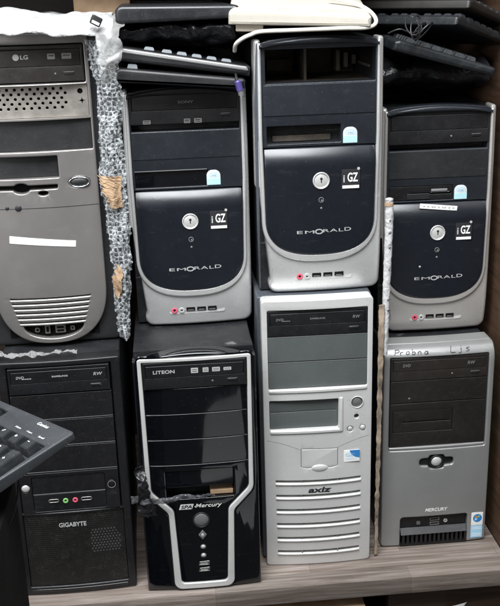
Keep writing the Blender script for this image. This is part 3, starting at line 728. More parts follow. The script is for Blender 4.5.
# ---- glossy black tower with silver outline
def gloss_tower():
    W, Hh = 189, 424
    p = tower(.0288, 1.3525, 0, -.36, -.0066, 'glossy black tower with pale silver key-shaped outline and Mercury lettering')
    steel_case(p, W, Hh, 26, 430)
    o = [(-W/2, 3), (W/2, 3), (W/2, 412)] + [(x, 412 + 12*(1-(x/94.5)**2)) for x in range(88, -89, -8)] + [(-W/2, 412)]
    fo = rpoly([(-87.5, 417, 5), (-86, 182, 22), (-53, 147, 16), (-49.5, 3.5, 13), (49.5, 3.5, 13), (53, 147, 16), (86, 182, 22), (87.5, 417, 5)], 8)
    fi = rpoly([(-81, 411, 2), (-78.5, 186, 16), (-44, 151, 16), (-38.5, 14, 7), (38.5, 14, 7), (44, 151, 16), (78.5, 186, 16), (81, 411, 2)], 8)
    def bow(x, z): return 5*(x/94)**2
    MB().plate(o, [fo], 0, 28, 3, 4, bow, (13, 500)).build('bezel', 'gloss', p, ang=40)
    MB().plate(fo, [fi], -1.5, 14, 1.6, 4, bow, (13, 500)).build('silver_outline', 'white_silver', p, ang=50)
    low = rpoly([(-79.5, 233, 0), (-78, 187, 16), (-43.5, 151.5, 16), (-38, 14.5, 7), (38, 14.5, 7), (43.5, 151.5, 16), (78, 187, 16), (79.5, 233, 0)], 8)
    MB().plate(low, [box2(-54.5, 54.5, 171.5, 223, 1.5)], 1.5, 14, .8, 3, bow, (13, 500)).build('lower_panel', 'gloss', p, ang=40)
    MB().box(-84, 84, 14, 16, 10, 165).box(-84, 84, 14, 16, 226, 414).build('bezel_back', 'cavity', p)
    for z0, z1 in ((323, 365.3), (279, 321.8), (234.2, 277.8)):
        c = MB().plate(box2(-79.8, 79.8, z0, z1, .8), (), 1.5, 8, .7, 3, bow, (13, 500)).build('bay_cover', 'gloss', p, ang=40)
        MB().box(-78, 78, 5.2, 6.2, z0-.9, z0-.2).build('cover_edge_highlight', 'edge', c)
    optical_drive(p, -79.5, 79.5, 367, 410.5, .5, 'drive', 'LITEON', -47, 33, ((0, 11, 8.5), (17, 9, 7.5), (33, 12, 7), (50.5, 12, 5)), 27, 'print', 5.6)
    # floppy bay: glossy lid above an open dark slot
    MB().box(-56, 56, 60, 62, 168, 226).box(-56, 56, 15, 60, 168, 169.5).box(-56, 56, 15, 60, 224.5, 226).box(-57, -55.5, 15, 60, 168, 226).box(55.5, 57, 15, 60, 168, 226).build('floppy_bay', 'cavity', p)
    MB().plate(box2(-53.8, 53.8, 192, 222.4, 1), (), 5, 4, .8).build('floppy_lid', 'gloss', p)
    MB().plate(box2(16, 53, 172.5, 180, 1), (), 10, 20, .8).build('bay_bracket', 'cardboard', p)
    # lettering
    lettering('Mercury', 12, 157.5, 43, 9, 1.2, 'print_white', p, shear=.25, bold=.010)
    lg = MB().plate(rpoly([(-36, 153), (-15, 153), (-12, 162), (-33, 162)]), (), 1, .6, 0).build('logo_plate', 'print_white', p)
    lettering('SPA', -24, 157.5, 18, 6.5, .9, 'print_black', lg, shear=.25, bold=.02)
    lettering('-', -9, 157, 4, 1.2, 1.2, 'print_white', p)
    MB().plate(ell(-1, 132, 14, 14, 36), [ell(-1, 132, 12.3, 12.3, 36)], -.5, 3, .8).build('button_ring', 'charcoal', p)
    MB().dome(-1, 132, 12.2, 12.2, 1.5, 3.5, 32).build('power_button', 'btn_dark', p)
    MB().plate(rpoly([(0, 95, 1), (7, 104, 2), (0, 113, 1), (-7, 104, 2)]), (), -.5, 3, 1).build('reset_button', 'btn_dark', p)
    MB().dome(0, 104, 2.6, 3.6, -.2, 1, 14).build('lamp', 'btn', p)
    MB().dome(0, 81.4, 3.6, 3.2, 1.5, 2, 18).dome(0, 65, 3.6, 3.2, 1.5, 2, 18).build('lamp', 'btn', p)
    MB().plate(ell(0, 65, 4.6, 4.2), [ell(0, 65, 3.7, 3.3)], .8, 1, .2).plate(ell(0, 81.4, 4.6, 4.2), [ell(0, 81.4, 3.7, 3.3)], .8, 1, .2).build('lamp_ring', 'print_dim', p)
    for z in (50, 38):
        u = MB().plate(rpoly([(-9, z-4), (9, z-4), (9.5, z+4, 1), (-7, z+3)]), [rr(0, z-.6, 14, 3.4, .4)], .6, 3, .4).build('usb_port', 'usb', p)
        MB().plate(rr(0, z-.2, 12, 1.6, .3), (), 1, 1, 0).build('usb_tongue', 'print', u)
    return p
g6 = gloss_tower()

# ---- tall pale silver tower
def pale_tower():
    W, Hh = 178, 483
    p = tower(.2276, 1.401, 0, -1.45, -.002, 'tall pale silver tower with six front vent slots and axiz lettering, lower row')
    MB().plate(rr(-2, Hh/2+1, W+6, Hh-3, 4), (), 24, 410, 2).build('case', 'blue_steel', p)
    holes = [box2(-80, 80.5, 332, 467, 2.5), box2(-79.5, 33.5, 259.5, 312, 2.5), rpoly([(-29, 224, 1), (32.5, 222.5, 1), (32.5, 190, 3), (22, 187.5, 1), (-18, 187.5, 1), (-29, 190, 3)]),
             ell(64, 303, 9.6, 9.6, 30), ell(63.5, 277.5, 4, 4, 18), ell(53, 255.5, 5.4, 5.4, 20), ell(74, 256, 5.4, 5.4, 20)]
    slots = []
    for k in range(6):
        z = 164.5 - 27.2*k; w = 71.5 - .3*k
        def sl(x0, x1, z=z):
            n = 20; top = [(x0 + (x1-x0)*i/n, z + 2.6 - 1.6*(1-((x0+(x1-x0)*i/n)/72)**2)) for i in range(n+1)]
            return [(x, zz-5.0) for x, zz in top] + top[::-1]
        slots += [sl(-w, w)]
    def bow(x, z): return 5*(x/88)**2 + 4*max(0, (80-z)/80)**2
    MB().plate(rr(0, Hh/2, W, Hh-1, 5), holes + slots, -6, 30, .9, 3, bow, (12, 16)).build('bezel', 'white_silver', p, ang=42)
    MB().box(-83, 83, 17, 19, 6, 478).build('bezel_back', 'cavity', p)
    # raised lips below the slots, and round the small bay
    b = MB()
    for k in range(6):
        z = 164.5 - 27.2*k - 4.3; w = 72 - .3*k; n = 16
        top = [(-w + 2*w*i/n, z + 1.4 - 1.6*(1-((-w+2*w*i/n)/72)**2)) for i in range(n+1)]
        b.plate([(x, zz-3.4) for x, zz in top] + top[::-1], (), -8, 4, 1.5, 4, bow, (500, 500))
    b.build('slot_lip', 'white_silver', p, ang=60)
    for k in range(6):
        z = 164.5 - 27.2*k
        for x in (-28.6, 32.4): MB().box(x-.7, x+.7, -4.2, 6, z-3.8, z+1.6).build('slot_rib', 'dull_silver', p)
    MB().plate(box2(-80, 80.5, 325.5, 331.5, 2), (), -8, 4, 1.6, 3, bow, (12, 60)).plate(rpoly([(-79, 252.5, 2), (41, 252.5, 3), (41, 314, 2), (34.5, 314, 1), (34.5, 258.5, 1), (-79, 258.5, 2)]), (), -8, 4, 1.6, 3, bow, (12, 60)).build('bay_lip', 'white_silver', p, ang=50)
    optical_drive(p, -79.5, 80, 423, 466, -2, 'drive', 'SAMSUNG', 0, 24, (), 55, 'print_dim', 2.6,
                  marks=((-60, .66, 12, 4, 'DVD'), (-50, .6, 13, 1.2, '----'), (62, .66, 12, 5, 'RW')))
    for z0, z1 in ((379, 421.5), (333, 377.6)):
        c = MB().plate(box2(-79.5, 80, z0, z1, 1), (), -1, 6, .6).build('bay_cover', 'green_grey', p)
        MB().box(-79, 79.5, -1.3, -.6, z1-.6, z1+.2).build('cover_edge_highlight', 'edge', c)
    MB().plate(box2(-79, 33, 260, 311.5, 1.5), [box2(-77, 31, 289, 290, .3)], 2, 6, .7).build('small_bay_cover', 'green_grey', p)
    MB().dome(64, 303, 9.2, 9.2, 0, 4, 28).build('power_button', 'btn_dark', p)
    MB().plate(ell(64, 303, 10.6, 10.6, 30), [ell(64, 303, 9.4, 9.4, 30)], -4.4, 2, .5).build('button_ring', 'white_silver', p)
    MB().dome(63.5, 277.5, 3.8, 3.8, 2, 3, 18).build('lamp', 'charcoal', p)
    MB().dome(53, 255.5, 5, 5, -1, 3.5, 18).build('reset_button', 'btn', p)
    MB().dome(74, 256, 5, 5, -1, 3.5, 18).build('reset_button', 'btn', p)
    dr = MB().plate(rpoly([(-28.3, 223.2, 1), (31.8, 221.8, 1), (31.8, 190.5, 3), (21, 188.2, 1), (-17, 188.2, 1), (-28.3, 190.5, 3)]), (), -5.6, 6, .7).build('port_door', 'white_silver', p)
    MB().dome(2, 187.5, 15, 7, -4.5, 3.5, 28).build('door_tab', 'white_silver', dr)
    # V-shaped crease from both edges down to the small door
    def crease(sg): return [(sg*(32 + 52*t), 224 + 17*t + 2*math.sin(t*3.1)) for t in [i/10 for i in range(11)]]
    b = MB()
    for sg in (-1, 1):
        c = crease(sg); b.plate([(x, z+.35) for x, z in c] + [(x, z-.35) for x, z in c[::-1]], (), -6.12, .4, 0, 3, bow, (500, 500))
    b.build('crease', 'dull_silver', p)
    st = MB().plate(rpoly([(42.5, 195.5, 1), (69, 196.5, 1), (69, 217.5, 1), (42.5, 217, 1)]), (), -5.2, .6, .1).build('processor_sticker', 'paper', p)
    MB().plate([(52, 217.1), (69, 217.4), (69, 203)] + [(69 - 17*math.sin(t)*.95, 203 + 14*(1-math.cos(t))) for t in (.4, .8, 1.2)], (), -5.4, .3, 0).build('sticker_corner', 'blue', st)
    MB().plate(ell(53, 209, 8, 4), [ell(53.4, 209, 7, 3.1)], -5.4, .3, 0).plate(rr(53, 201.5, 16, .7, .2), (), -5.4, .3, 0).build('sticker_swirl', 'pale_blue', st)
    lettering('intel', 53, 209, 9, 3.2, -5.3, 'pale_blue', st)
    lettering('axiz', 2, 147, 39, 10, -6.05, 'print_black', p, shear=.2, bold=.03)
    return p
g7 = pale_tower()

# ---- squat silver tower with hand-written note
def squat_tower():
    W, Hh = 188, 378
    p = tower(.4386, 1.4339, 0, -.18, -.0032, 'squat grey-silver tower with black drive bay and hand-written marker note, lower right')
    steel_case(p, W-4, Hh-2, 26, 425)
    def bow(x, z):
        v = (z - (Hh-30))/28
        return 4*(x/94)**2 + (22*(1-math.sqrt(max(0, 1-min(1, v)**2))) if v > 0 else 0)
    notch = [(-60, 1.5), (-60, 52)] + [(-54, 58), (54, 58), (60, 52), (60, 1.5)]
    outer = rpoly([(-94, 1.5, 6), (-60.5, 1.5, 0), (-60.5, 58, 6), (60.5, 58, 6), (60.5, 1.5, 0), (94, 1.5, 6), (94, Hh, 5), (-94, Hh, 5)], 6)
    wing = rpoly([(-30, 158, 5), (-14, 157, 3), (-12, 152, 4), (12, 152, 4), (14, 157, 3), (30, 158, 5), (30, 172, 6), (14, 173, 3), (12, 178, 4), (-12, 178, 4), (-14, 173, 3), (-30, 172, 6)], 5)
    MB().plate(outer, [box2(-84, 84.5, 189, 360, 3), wing], -5, 30, 2, 3, bow, (13, 5)).build('bezel', 'dull_silver', p, ang=40)
    MB().box(-86, 86, 15, 17, 60, 366).build('bezel_back', 'cavity', p)
    MB().plate(box2(-83.5, 84, 189.5, 194.5, 1.5), (), -3, 12, 1.8, 3, lambda x, z: 3*(x/94)**2, (13, 60)).build('bay_sill', 'dull_silver', p)
    optical_drive(p, -82.5, 83, 318, 358.5, 0, 'drive_brown', None, 0, 10, (), 22, 'print_dim', marks=((-56, .68, 13, 5, 'DVD'), (54, .66, 13, 6, 'RW')))
    MB().plate(box2(-82.5, 83, 277, 316.6, 1), (), .5, 6, .6).build('bay_cover', 'black_warm', p)
    c = MB().plate(box2(-82.5, 83, 196, 275.6, 1), [box2(-77, 26, 222, 262, 1)], .5, 6, .6).build('bay_cover', 'black_warm', p)
    MB().plate(box2(-76.5, 25.5, 222.5, 261.5, 1), [box2(-60, 22, 240, 242, .5)], 1, 6, .6).build('floppy_cover', 'black_warm', p)
    MB().dome(-50, 285, 1.8, 1.8, .4, .6, 10).build('paint_chip', 'print_dim', p)
    MB().plate(wing, (), 0, 6, 1).build('button_surround', 'black', p)
    MB().plate(ell(0, 165, 12.6, 12.6, 36), [ell(0, 165, 10.2, 10.2, 36)], -5.5, 8, 1).build('button_ring', 'black', p)
    MB().dome(0, 165, 10, 10, -1.5, 5, 30).build('power_button', 'btn', p)
    lettering('MERCURY', 3, 71, 40, 6.5, -5.05, 'print_white', p, shear=.2, bold=.02)
    # port recess with ribbed grille below a sloping ledge
    rc = MB().box(-62, 62, 13, 15, 1, 60).build('port_recess', 'cavity', p)
    MB().plate(rpoly([(-59.5, 32, 1), (59.5, 32, 1), (59.5, 55, 5), (-59.5, 55, 5)]), (), 5, 6, 1).build('port_panel', 'black', p)
    b = MB(); b._add([(-59, 4, 33), (59, 4, 33), (59, -6, 24), (-59, -6, 24), (-59, 4, 20), (59, 4, 20)], [(0, 1, 2, 3), (3, 2, 5, 4), (0, 3, 4), (1, 5, 2)])
    b.build('ledge', 'charcoal', p)
    b = MB()
    for k in range(15):
        x = -56 + k*8
        b.box(x, x+4.2, -3, 8, 4, 22)
    b.box(-60, 60, 8, 10, 2, 24).box(-60, 60, -4, 8, 1.5, 4)
    b.build('grille', 'black', p)
    MB().plate(rr(-26, 41, 7, 7, 1), (), 3.5, 2, .5).build('audio_jack', 'btn_dark', p)
    for z in (47, 38):
        u = MB().plate(rr(3, z, 17, 6, .5), [rr(3, z, 14.5, 3.8, .3)], 3, 3, .3).build('usb_port', 'usb', p)
    MB().plate(ell(23, 42, 3.6), [ell(23, 42, 1.4)], 3.5, 2, .3).build('headphone_jack', 'btn', p)
    s1 = MB().plate(box2(67.5, 88.5, 32, 57.5, .8), (), -3.3, .6, .1).build('system_sticker', 'paper', p)
    MB().plate(ell(78.5, 46.5, 8, 8, 28), (), -3.5, .3, 0).build('round_emblem', 'blue', s1)
    MB().plate(rpoly([(73.6, 46.8), (78, 47.6), (78, 51.5, 1), (74.2, 50.6, 1)]), (), -3.7, .3, 0).build('emblem_quarter', 'orange', s1)
    MB().plate(rpoly([(78.8, 47.6), (83, 48), (82.6, 51.8, 1), (78.8, 51.5, 1)]), (), -3.7, .3, 0).build('emblem_quarter', 'green', s1)
    MB().plate(rpoly([(73.6, 42, 1), (78, 42.8, 1), (78, 46.8), (73.6, 46)]), (), -3.7, .3, 0).build('emblem_quarter', 'pale_blue', s1)
    s2 = MB().plate(box2(67.5, 88.5, 7, 31, .8), (), -3.3, .6, .1).build('processor_sticker', 'pale_blue', p)
    b = MB()
    for z in (27.5, 24.5, 15, 11.5): b.plate(rr(78, z, 17, 1, .2), (), -3.45, .3, 0)
    b.build('sticker_lines', 'paper', s2)
    # marker writing along the rounded top
    yf = lambda x, z: bow(x, z)
    glyphs = {'P': [[(0, 0), (.1, 1)], [(0, .95), (.5, 1), (.65, .8), (.5, .55), (.1, .5)]],
              'r': [[(0, .6), (.05, 0)], [(.05, .4), (.2, .6), (.4, .58)]],
              'o': [[(.3, .6), (.05, .4), (.08, .1), (.3, 0), (.5, .2), (.48, .5), (.3, .6)]],
              'b': [[(.05, 1), (.05, 0)], [(.05, .35), (.3, .55), (.48, .3), (.35, .03), (.05, .05)]],
              'n': [[(0, .58), (.03, 0)], [(.03, .4), (.25, .6), (.42, .45), (.45, 0)]],
              'a': [[(.45, .55), (.15, .6), (.02, .3), (.15, 0), (.42, .2), (.45, .58), (.5, 0)]],
              'L': [[(.05, 1), (.02, .05), (.6, 0)]],
              'j': [[(.3, .6), (.3, -.1), (.15, -.28), (0, -.15)], [(.3, .85), (.33, .88)]],
              's': [[(.5, .6), (.2, .62), (.08, .45), (.4, .28), (.38, .05), (0, .02)]]}
    def pen(word, x0, z0, w, h, adv):
        b = MB(); x = x0
        for ch in word:
            wob = random.uniform(-.5, .5)
            for st_ in glyphs[ch]:
                pts = []
                for (u, v) in st_:
                    X = x + u*w + v*1.2 + random.uniform(-.25, .25); Z = z0 + v*h + wob
                    pts.append((X, -5.15 + yf(X, min(Z, Hh-3)), min(Z, Hh-2.6)))
                b.tube(pts, .78 + random.uniform(-.14, .14), 6, 5)
            x += adv*random.uniform(.85, 1.1)
        return b.build('handwriting', 'ink', p)
    yf = lambda x, z: bow(x, z)
    pen('Probna', -76, Hh-13.5, 11, 7.2, 10.2)
    pen('Ljs', 18, Hh-13, 13, 8.2, 13)
    return p
g8 = squat_tower()

# ------------------------------------------------------------------ shelf and cabinet
def board(name, x0, x1, y0, y1, z0, z1, m, bev=.0012):
    cx, cy = (x0+x1)/2, (y0+y1)/2
    b = MB(); b.plate([((x0-cx)*1000, 0), ((x1-cx)*1000, 0), ((x1-cx)*1000, (z1-z0)*1000), ((x0-cx)*1000, (z1-z0)*1000)], (), (y0-cy)*1000, (y1-y0)*1000, bev*1000, 2)
    return b.build(name, m, None, (cx, cy, z0))
sh = tag(board('shelf_board', -.46, .551, 1.339, 1.95, -.032, -.0005, 'grey_wood', .0015), 'greyed wood shelf board carrying the lower row of computer towers', 'shelf')
sp = tag(board('cabinet_side', .553, .575, 1.37, 1.97, -.8, 1.15, 'brown_wood'), 'brown wooden cabinet side standing at the right end of the shelf', 'cabinet side')
ub = tag(board('upper_shelf', -.6, .553, 1.52, 1.97, .998, 1.02, 'dark_wood'), 'dark board above the top keyboards, out of the light', 'shelf')
tag(board('back_wall', -1.2, 1.2, 2.0, 2.05, -.8, 1.8, 'dark_wood'), kind='structure')
fl = board('floor', -3, 3, -3.5, 2.6, -.82, -.80, 'floor'); tag(fl, kind='structure')
tl = MB().plate([(80, -300), (60, -420), (95, -620), (140, -900), (190, -980), (300, -1050), (900, -1100), (900, -300)], (), 0, 4, .5)  # pale sheet added out of view, shaped for its reflection in the glossy tower
for v in tl.bm.verts: v.co = Vector((v.co.x, v.co.z, 4 - v.co.y))
tag(tl.build('added_reflection_sheet', 'paper', None, (0, 0, -.80)), kind='structure')

# cardboard box and board below the shelf
def carton(name, x0, x1, y0, y1, z0, z1, label):
    e = empty(name, ((x0+x1)/2, (y0+y1)/2, z0)); w, d, h = (x1-x0)*500, (y1-y0)*500, (z1-z0)*1000
    MB().plate(box2(-w, w, 0, h, 1), (), -d, 2*d, 1, 2).build('carton_body', 'cardboard', e)
    MB().plate(box2(-w, w, h+.4, h+3.4, .5), (), -d-1.5, d*.98, .8, 2).plate(box2(-w, w, h+.4, h+3.4, .5), (), d*.02, d*.98, .8, 2).build('carton_flap', 'cardboard', e)
    tag(e, label, 'cardboard box')
    return e
carton('cardboard_box', -.07, .30, 1.345, 1.85, -.50, -.062, 'brown cardboard box under the middle of the shelf')
tag(board('wooden_panel', .345, .551, 1.372, 1.39, -.6, -.036, 'brown_wood'), 'brown wooden panel under the right end of the shelf', 'panel')
crumple('white_paper', [(.44, 1.366, -.15), (.445, 1.366, -.12), (.45, 1.367, -.094), (.455, 1.369, -.088)], (1, 0, .25), .06, 'paper', .002, 22, 24, 16, seed=4)
tag(bpy.data.objects['white_paper'], 'crumpled white paper against the wooden panel below the shelf', 'paper')
# lower shelf carrying them
tag(board('lower_shelf', -.46, .551, 1.34, 1.95, -.64, -.60, 'dark_wood'), 'dark lower board deep under the cardboard box', 'shelf')
bpy.data.objects['cardboard_box'].location.z = -.598
for ch in bpy.data.objects['cardboard_box'].children:
    for v in ch.data.vertices: v.co.z *= (.535/.438) if v.co.z > .01 else 1

# ------------------------------------------------------------------ keyboards
def keyboard(label, L, D, h, loc, rot, mb, mk, keys=True, rows=6, cols=16, key=(15.5, 15.5, 7), dm=None, slope=3, kp=19, kx0=30, group='keyboards piled on the towers', rad=6, top=13):
    """keyboard lying with its length along local y (short end at y=0 facing the viewer), depth along local x; top faces +z"""
    e = empty('keyboard', loc); e.rotation_euler = rot
    tag(e, label, 'keyboard', group)
    # side profile (x across depth, z up) swept along the length
    o = rpoly([(-D/2, 1, 2), (D/2, 1, 2), (D/2, h*.68, rad*.4), (D/2-5, h*.76, rad*.6), (-D/2+8, h, rad), (-D/2, h*.8, rad)], 5)
    MB().plate(o, (), 0, L, 5, 3).build('keyboard_body', mb, e)
    if keys:
        s_z = (h*.72 - h)/(D-14)
        b = MB(); b.plate(box2(-.01, .01, 0, 1), (), 0, 1, 0) if False else None
        n_ = 0
        proto = None
        for j in range(cols):
            yy = 16 + j*19 + (8 if j > 3 else 0) + (8 if j > 6 else 0)
            if yy + 19 > L: break
            for i in range(rows):
                xx = -D/2 + kx0 + i*kp + (0 if i else -4)
                if xx > D/2 - 12 or n_ >= 98: continue
                zz = h + s_z*(xx + D/2 - 8) - .5
                if proto is None:
                    kb = bmesh.new(); a, c = key[0]/2, key[2]
                    vs = [kb.verts.new(v) for v in ((-a, -a, 0), (a, -a, 0), (a, a, 0), (-a, a, 0), (-a*.78, -a*.8, c), (a*.78, -a*.8, c), (a*.78, a*.7, c), (-a*.78, a*.7, c))]
                    for f_ in ((0, 3, 2, 1), (4, 5, 6, 7), (0, 1, 5, 4), (1, 2, 6, 5), (2, 3, 7, 6), (3, 0, 4, 7)): kb.faces.new([vs[q] for q in f_])
                    bmesh.ops.bevel(kb, geom=kb.edges[:], offset=.9, segments=2, affect='EDGES')
                    for v in kb.verts: v.co *= .001
                    me = bpy.data.meshes.new('key'); kb.to_mesh(me); kb.free()
                    for q in me.polygons: q.use_smooth = True
                    me.set_sharp_from_angle(angle=R(35))
                    me.materials.append(M[mk]); proto = me
                k = bpy.data.objects.new('key', proto); COL.objects.link(k); k.parent = e
                k.location = (xx*.001, yy*.001, zz*.001); n_ += 1
    return e

# on the SONY tower (top at z .809): three, short ends to the front
keyboard('black keyboard lying lowest in the pile on the SONY tower', 440, 192, 22, (.030, 1.425, .814), (0, R(5), 0), 'black', 'white_key', rows=1, cols=1, rad=9)
k1 = keyboard('black keyboard with pale keys and silver-white rim in the pile on the SONY tower', 430, 196, 22, (.036, 1.430, .838), (0, R(8.5), R(-1)), 'black', 'white_key', rows=6, kp=22, kx0=50, cols=1, key=(15.5, 13, 5))
MB().plate(rpoly([(-97, 13, 2), (97, 8, 2), (92, 15.0, 3), (-88, 19.6, 3)]), (), -1.5, 9, 2.2, 3).build('keyboard_rim', 'dull_silver', k1)
crumple('dark_plastic_bag', [(.03, 1.56, .858), (.03, 1.475, .872), (.03, 1.452, .884), (.03, 1.452, .899), (.03, 1.56, .903)], (1, 0, 0), .17, 'black_film', .010, 20, 60, 70, seed=2)
tag(bpy.data.objects['dark_plastic_bag'], 'dark crumpled plastic bag squeezed between the keyboards on the SONY tower', 'plastic bag')
keyboard('glossy graphite keyboard topmost on the SONY tower', 450, 178, 26, (.032, 1.425, .905), (0, R(-1), R(1)), 'grey_black', 'dark_key', keys=False, rad=13)

# on the open-bay tower: cream keyboard and its cable
kc = keyboard('cream white keyboard lying on the tower with the open drive bay', 440, 205, 24, (.205, 1.405, .893), (R(7), R(2.5), R(-6)), 'cream', 'cream', keys=False, rad=9)
MB().plate(rpoly([(-92, -9, 2), (-52, -9, 2), (-52, 2, 0), (-92, 2, 0)]), (), 8, 40, 1.5).build('keyboard_foot', 'cream_dark', kc)
MB().box(-100, 99, -.35, 1, 6.2, 7.0).build('body_seam', 'cream_dark', kc)
for k in range(5):
    MB().dome(0, 0, 1.5, 1.5, 0, .8, 12).build('rubber_dot', 'cream_dark', kc, ((-30 + 22*k)*.001, .014, (.0225 - (k*.0013))), (R(-88), 0, 0))
c = MB().tube([(112, 1425, 862), (113, 1412, 872), (122, 1404, 880), (134, 1403, 885), (150, 1402, 889), (200, 1398, 889.5), (262, 1397, 890), (304, 1400, 890), (318, 1412, 898), (313, 1440, 912), (292, 1470, 924), (262, 1490, 930)], 3, 12, 8).build('keyboard_cable', 'cable_white', None)
tag(c, 'cream keyboard cable looping along the edge of the cream keyboard', 'cable')

# on the shaded tower at the right: three dark keyboards
kg = 'keyboards piled on the towers'
keyboard('slate keyboard lying tilted, lowest of the dark keyboards on the right tower', 430, 165, 19, (.434, 1.46, .829), (R(1), R(15.5), R(-3)), 'slate_side', 'dark_key', rows=6, rad=4)
keyboard('dark keyboard with a cable coiled round it, middle of the pile on the right tower', 430, 150, 17, (.508, 1.50, .866), (R(0), R(15), R(38)), 'slate_side', 'dark_key', rows=6, rad=3)
keyboard('dark brown-black keyboard on top of the pile on the right tower', 430, 150, 17, (.53, 1.52, .889), (R(0), R(15), R(40)), 'black_warm', 'dark_key', rows=6, rad=3)
b = MB()
for k in range(4):
    pts = []
    for i in range(15):
        t = 2*math.pi*i/14 + k
        pts.append((382 + 10*math.cos(t)*(1 + .1*k) + k*6, 1452 + 14*math.sin(t + k), 888 + (13 + 4*math.sin(k*2.1))*math.sin(t + .3*k) - k*3))
    b.tube(pts, 1.1, 8, 5)
b.tube([(345, 1450, 878), (360, 1440, 884), (380, 1445, 878), (400, 1450, 884)], 1.2, 8, 6)
tag(b.build('coiled_cable', 'cable_black', None), 'black cable coiled beside the dark keyboards on the right', 'cable')
crumple('black_bag', [(.44, 1.62, .77), (.44, 1.56, .785), (.44, 1.53, .80), (.44, 1.54, .82), (.44, 1.62, .83)], (1, 0, 0), .18, 'black_film', .010, 14, 40, 50, seed=5)
tag(bpy.data.objects['black_bag'], 'black crumpled bag under the dark keyboards on the right tower', 'plastic bag')

# the near keyboard poking in from the left, resting on a black tower in front
Cc = Vector((0, 0, H_CAM)) + (Vector((-.10971256, .9247361, .51)) - Vector((0, 0, H_CAM)))*.875
a_ = Vector((-.69120674, .72265707, 0)); b_ = Vector((-.71167829, -.68070575, -.17364818))
b_ = (b_ - a_*b_.dot(a_)).normalized(); n_ = a_.cross(b_)
if n_.z < 0: n_ = -n_
nk = empty('keyboard', Cc)
# local x = -a (right along the top edge), local y = -b (towards the top edge), z = normal
xl, yl = -a_, -b_
if xl.cross(yl).dot(n_) < 0: pass
nk.matrix_world = Matrix(((xl.x, yl.x, n_.x, Cc.x), (xl.y, yl.y, n_.y, Cc.y), (xl.z, yl.z, n_.z, Cc.z), (0, 0, 0, 1)))
tag(nk, 'black keyboard jutting in from the left edge, its number pad in view', 'keyboard')
def flat(outline, z0, z1, bev, m, name, parent, holes=()):
    """plate lying in the local xy plane (mm), top at z1"""
    b = MB().plate(outline, holes, -z1, z1-z0, bev, 3)
    for v in b.bm.verts: v.co = Vector((v.co.x, v.co.z, -v.co.y))
    return b.build(name, m, parent)
KL, KD = 440, 158
wing = flat(rpoly([(-KL, -KD, 8), (-6, -KD, 12), (0, 0, 4), (-KL, 0, 4)]), -12, 0, 1.6, 'kb_black', 'keyboard_body', nk,
            [rpoly([(-88, -KD+12, 2), (-7.5, -KD+12, 2), (-8, -29, 2), (-88, -29, 2)]), rpoly([(-156, -KD+12, 2), (-92, -KD+12, 2), (-92, -9, 2), (-156, -9, 2)]), rpoly([(-430, -KD+12, 2), (-160, -KD+12, 2), (-160, -9, 2), (-430, -9, 2)])])
for v in wing.data.vertices:
    if v.co.z < -.006: v.co.z = -.0065 - .010*min(1, max(0, -v.co.y/.158)); 
flat(rpoly([(-KL+4, -KD+4, 8), (-8, -KD+4, 8), (-9, -12, 4), (-KL+4, -12, 4)]), -6.2, -4.2, .5, 'kb_key', 'key_well', nk)
def nkey(x, y, w=17, l=17, text=None):
    zt = 5.5
    b = bmesh.new()
    a, c = w/2-.6, l/2-.6
    vs = [b.verts.new(v) for v in ((-a, -c, -5), (a, -c, -5), (a, c, -5), (-a, c, -5), (-a+2.2, -c+1.8, zt-.6), (a-2.2, -c+1.8, zt-.6), (a-2.2, c-2.0, zt), (-a+2.2, c-2.0, zt))]
    for f_ in ((0, 3, 2, 1), (4, 5, 6, 7), (0, 1, 5, 4), (1, 2, 6, 5), (2, 3, 7, 6), (3, 0, 4, 7)): b.faces.new([vs[q] for q in f_])
    bmesh.ops.bevel(b, geom=b.edges[:], offset=.7, segments=2, affect='EDGES')
    for v in b.verts: v.co *= .001
    me = bpy.data.meshes.new('key'); b.to_mesh(me); b.free()
    for q in me.polygons: q.use_smooth = True
    me.set_sharp_from_angle(angle=R(30))
    k = link('key', me, M['kb_key'], nk); k.location = (x*.001, y*.001, 0)
    if text:
        t = lettering(text, 0, 0, 2.0*len(text)+.6, (.7 if text == '-' else 3.0), 0, 'print_white', k, bold=.01)
        for v in t.data.vertices: v.co = (v.co.x - .002, v.co.z + .002, .0056 if v.co.y < -.0001 else .0053)
    return k
xs = (-75.5, -56.5, -37.5, -18.5); r0 = -38.8
rows = [[('Num'), ('/'), ('*'), ('-')], ['7', '8', '9', None], ['4', '5', '6', None], ['1', '2', '3', None]]
for i, rw in enumerate(rows):
    for j, t in enumerate(rw):
        if t: nkey(xs[j], r0 - 19*i, text=t)
nkey(-18.5, r0 - 28.5, 17, 36, '+'); nkey(-18.5, r0 - 66.5, 17, 36, 'Ent'); nkey(-66, r0 - 76, 36, 17, '0'); nkey(-37.5, r0 - 76, text='.')
for j, x in enumerate((-143, -124, -105)):
    for i, y in enumerate((-19, -40, -59)): nkey(x, y, text=(('Prt', 'Scr', 'Brk'), ('Ins', 'Hm', 'PU'), ('Del', 'End', 'PD'))[i][j])
    if i == 2: nkey(x, -116)
nkey(-124, -97)
for j in range(13):
    for i, y in enumerate((-19, -40, -59, -78, -97)): nkey(-172 - 19*j, y)
def flat_text(s, x, y, w, h, m='print_white', rot=0):
    t = lettering(s, 0, 0, w, h, 0, m, nk, shear=.2)
    for v in t.data.vertices: v.co = (v.co.x + x*.001, v.co.z + y*.001, .00045 if v.co.y < -.0001 else .0002)
flat_text('Genius', -37, -8, 16, 4)
for s, x in (('Num', -57), ('Caps', -40), ('Scroll', -22)): flat_text(s, x, -22.5, 8, 2.2)

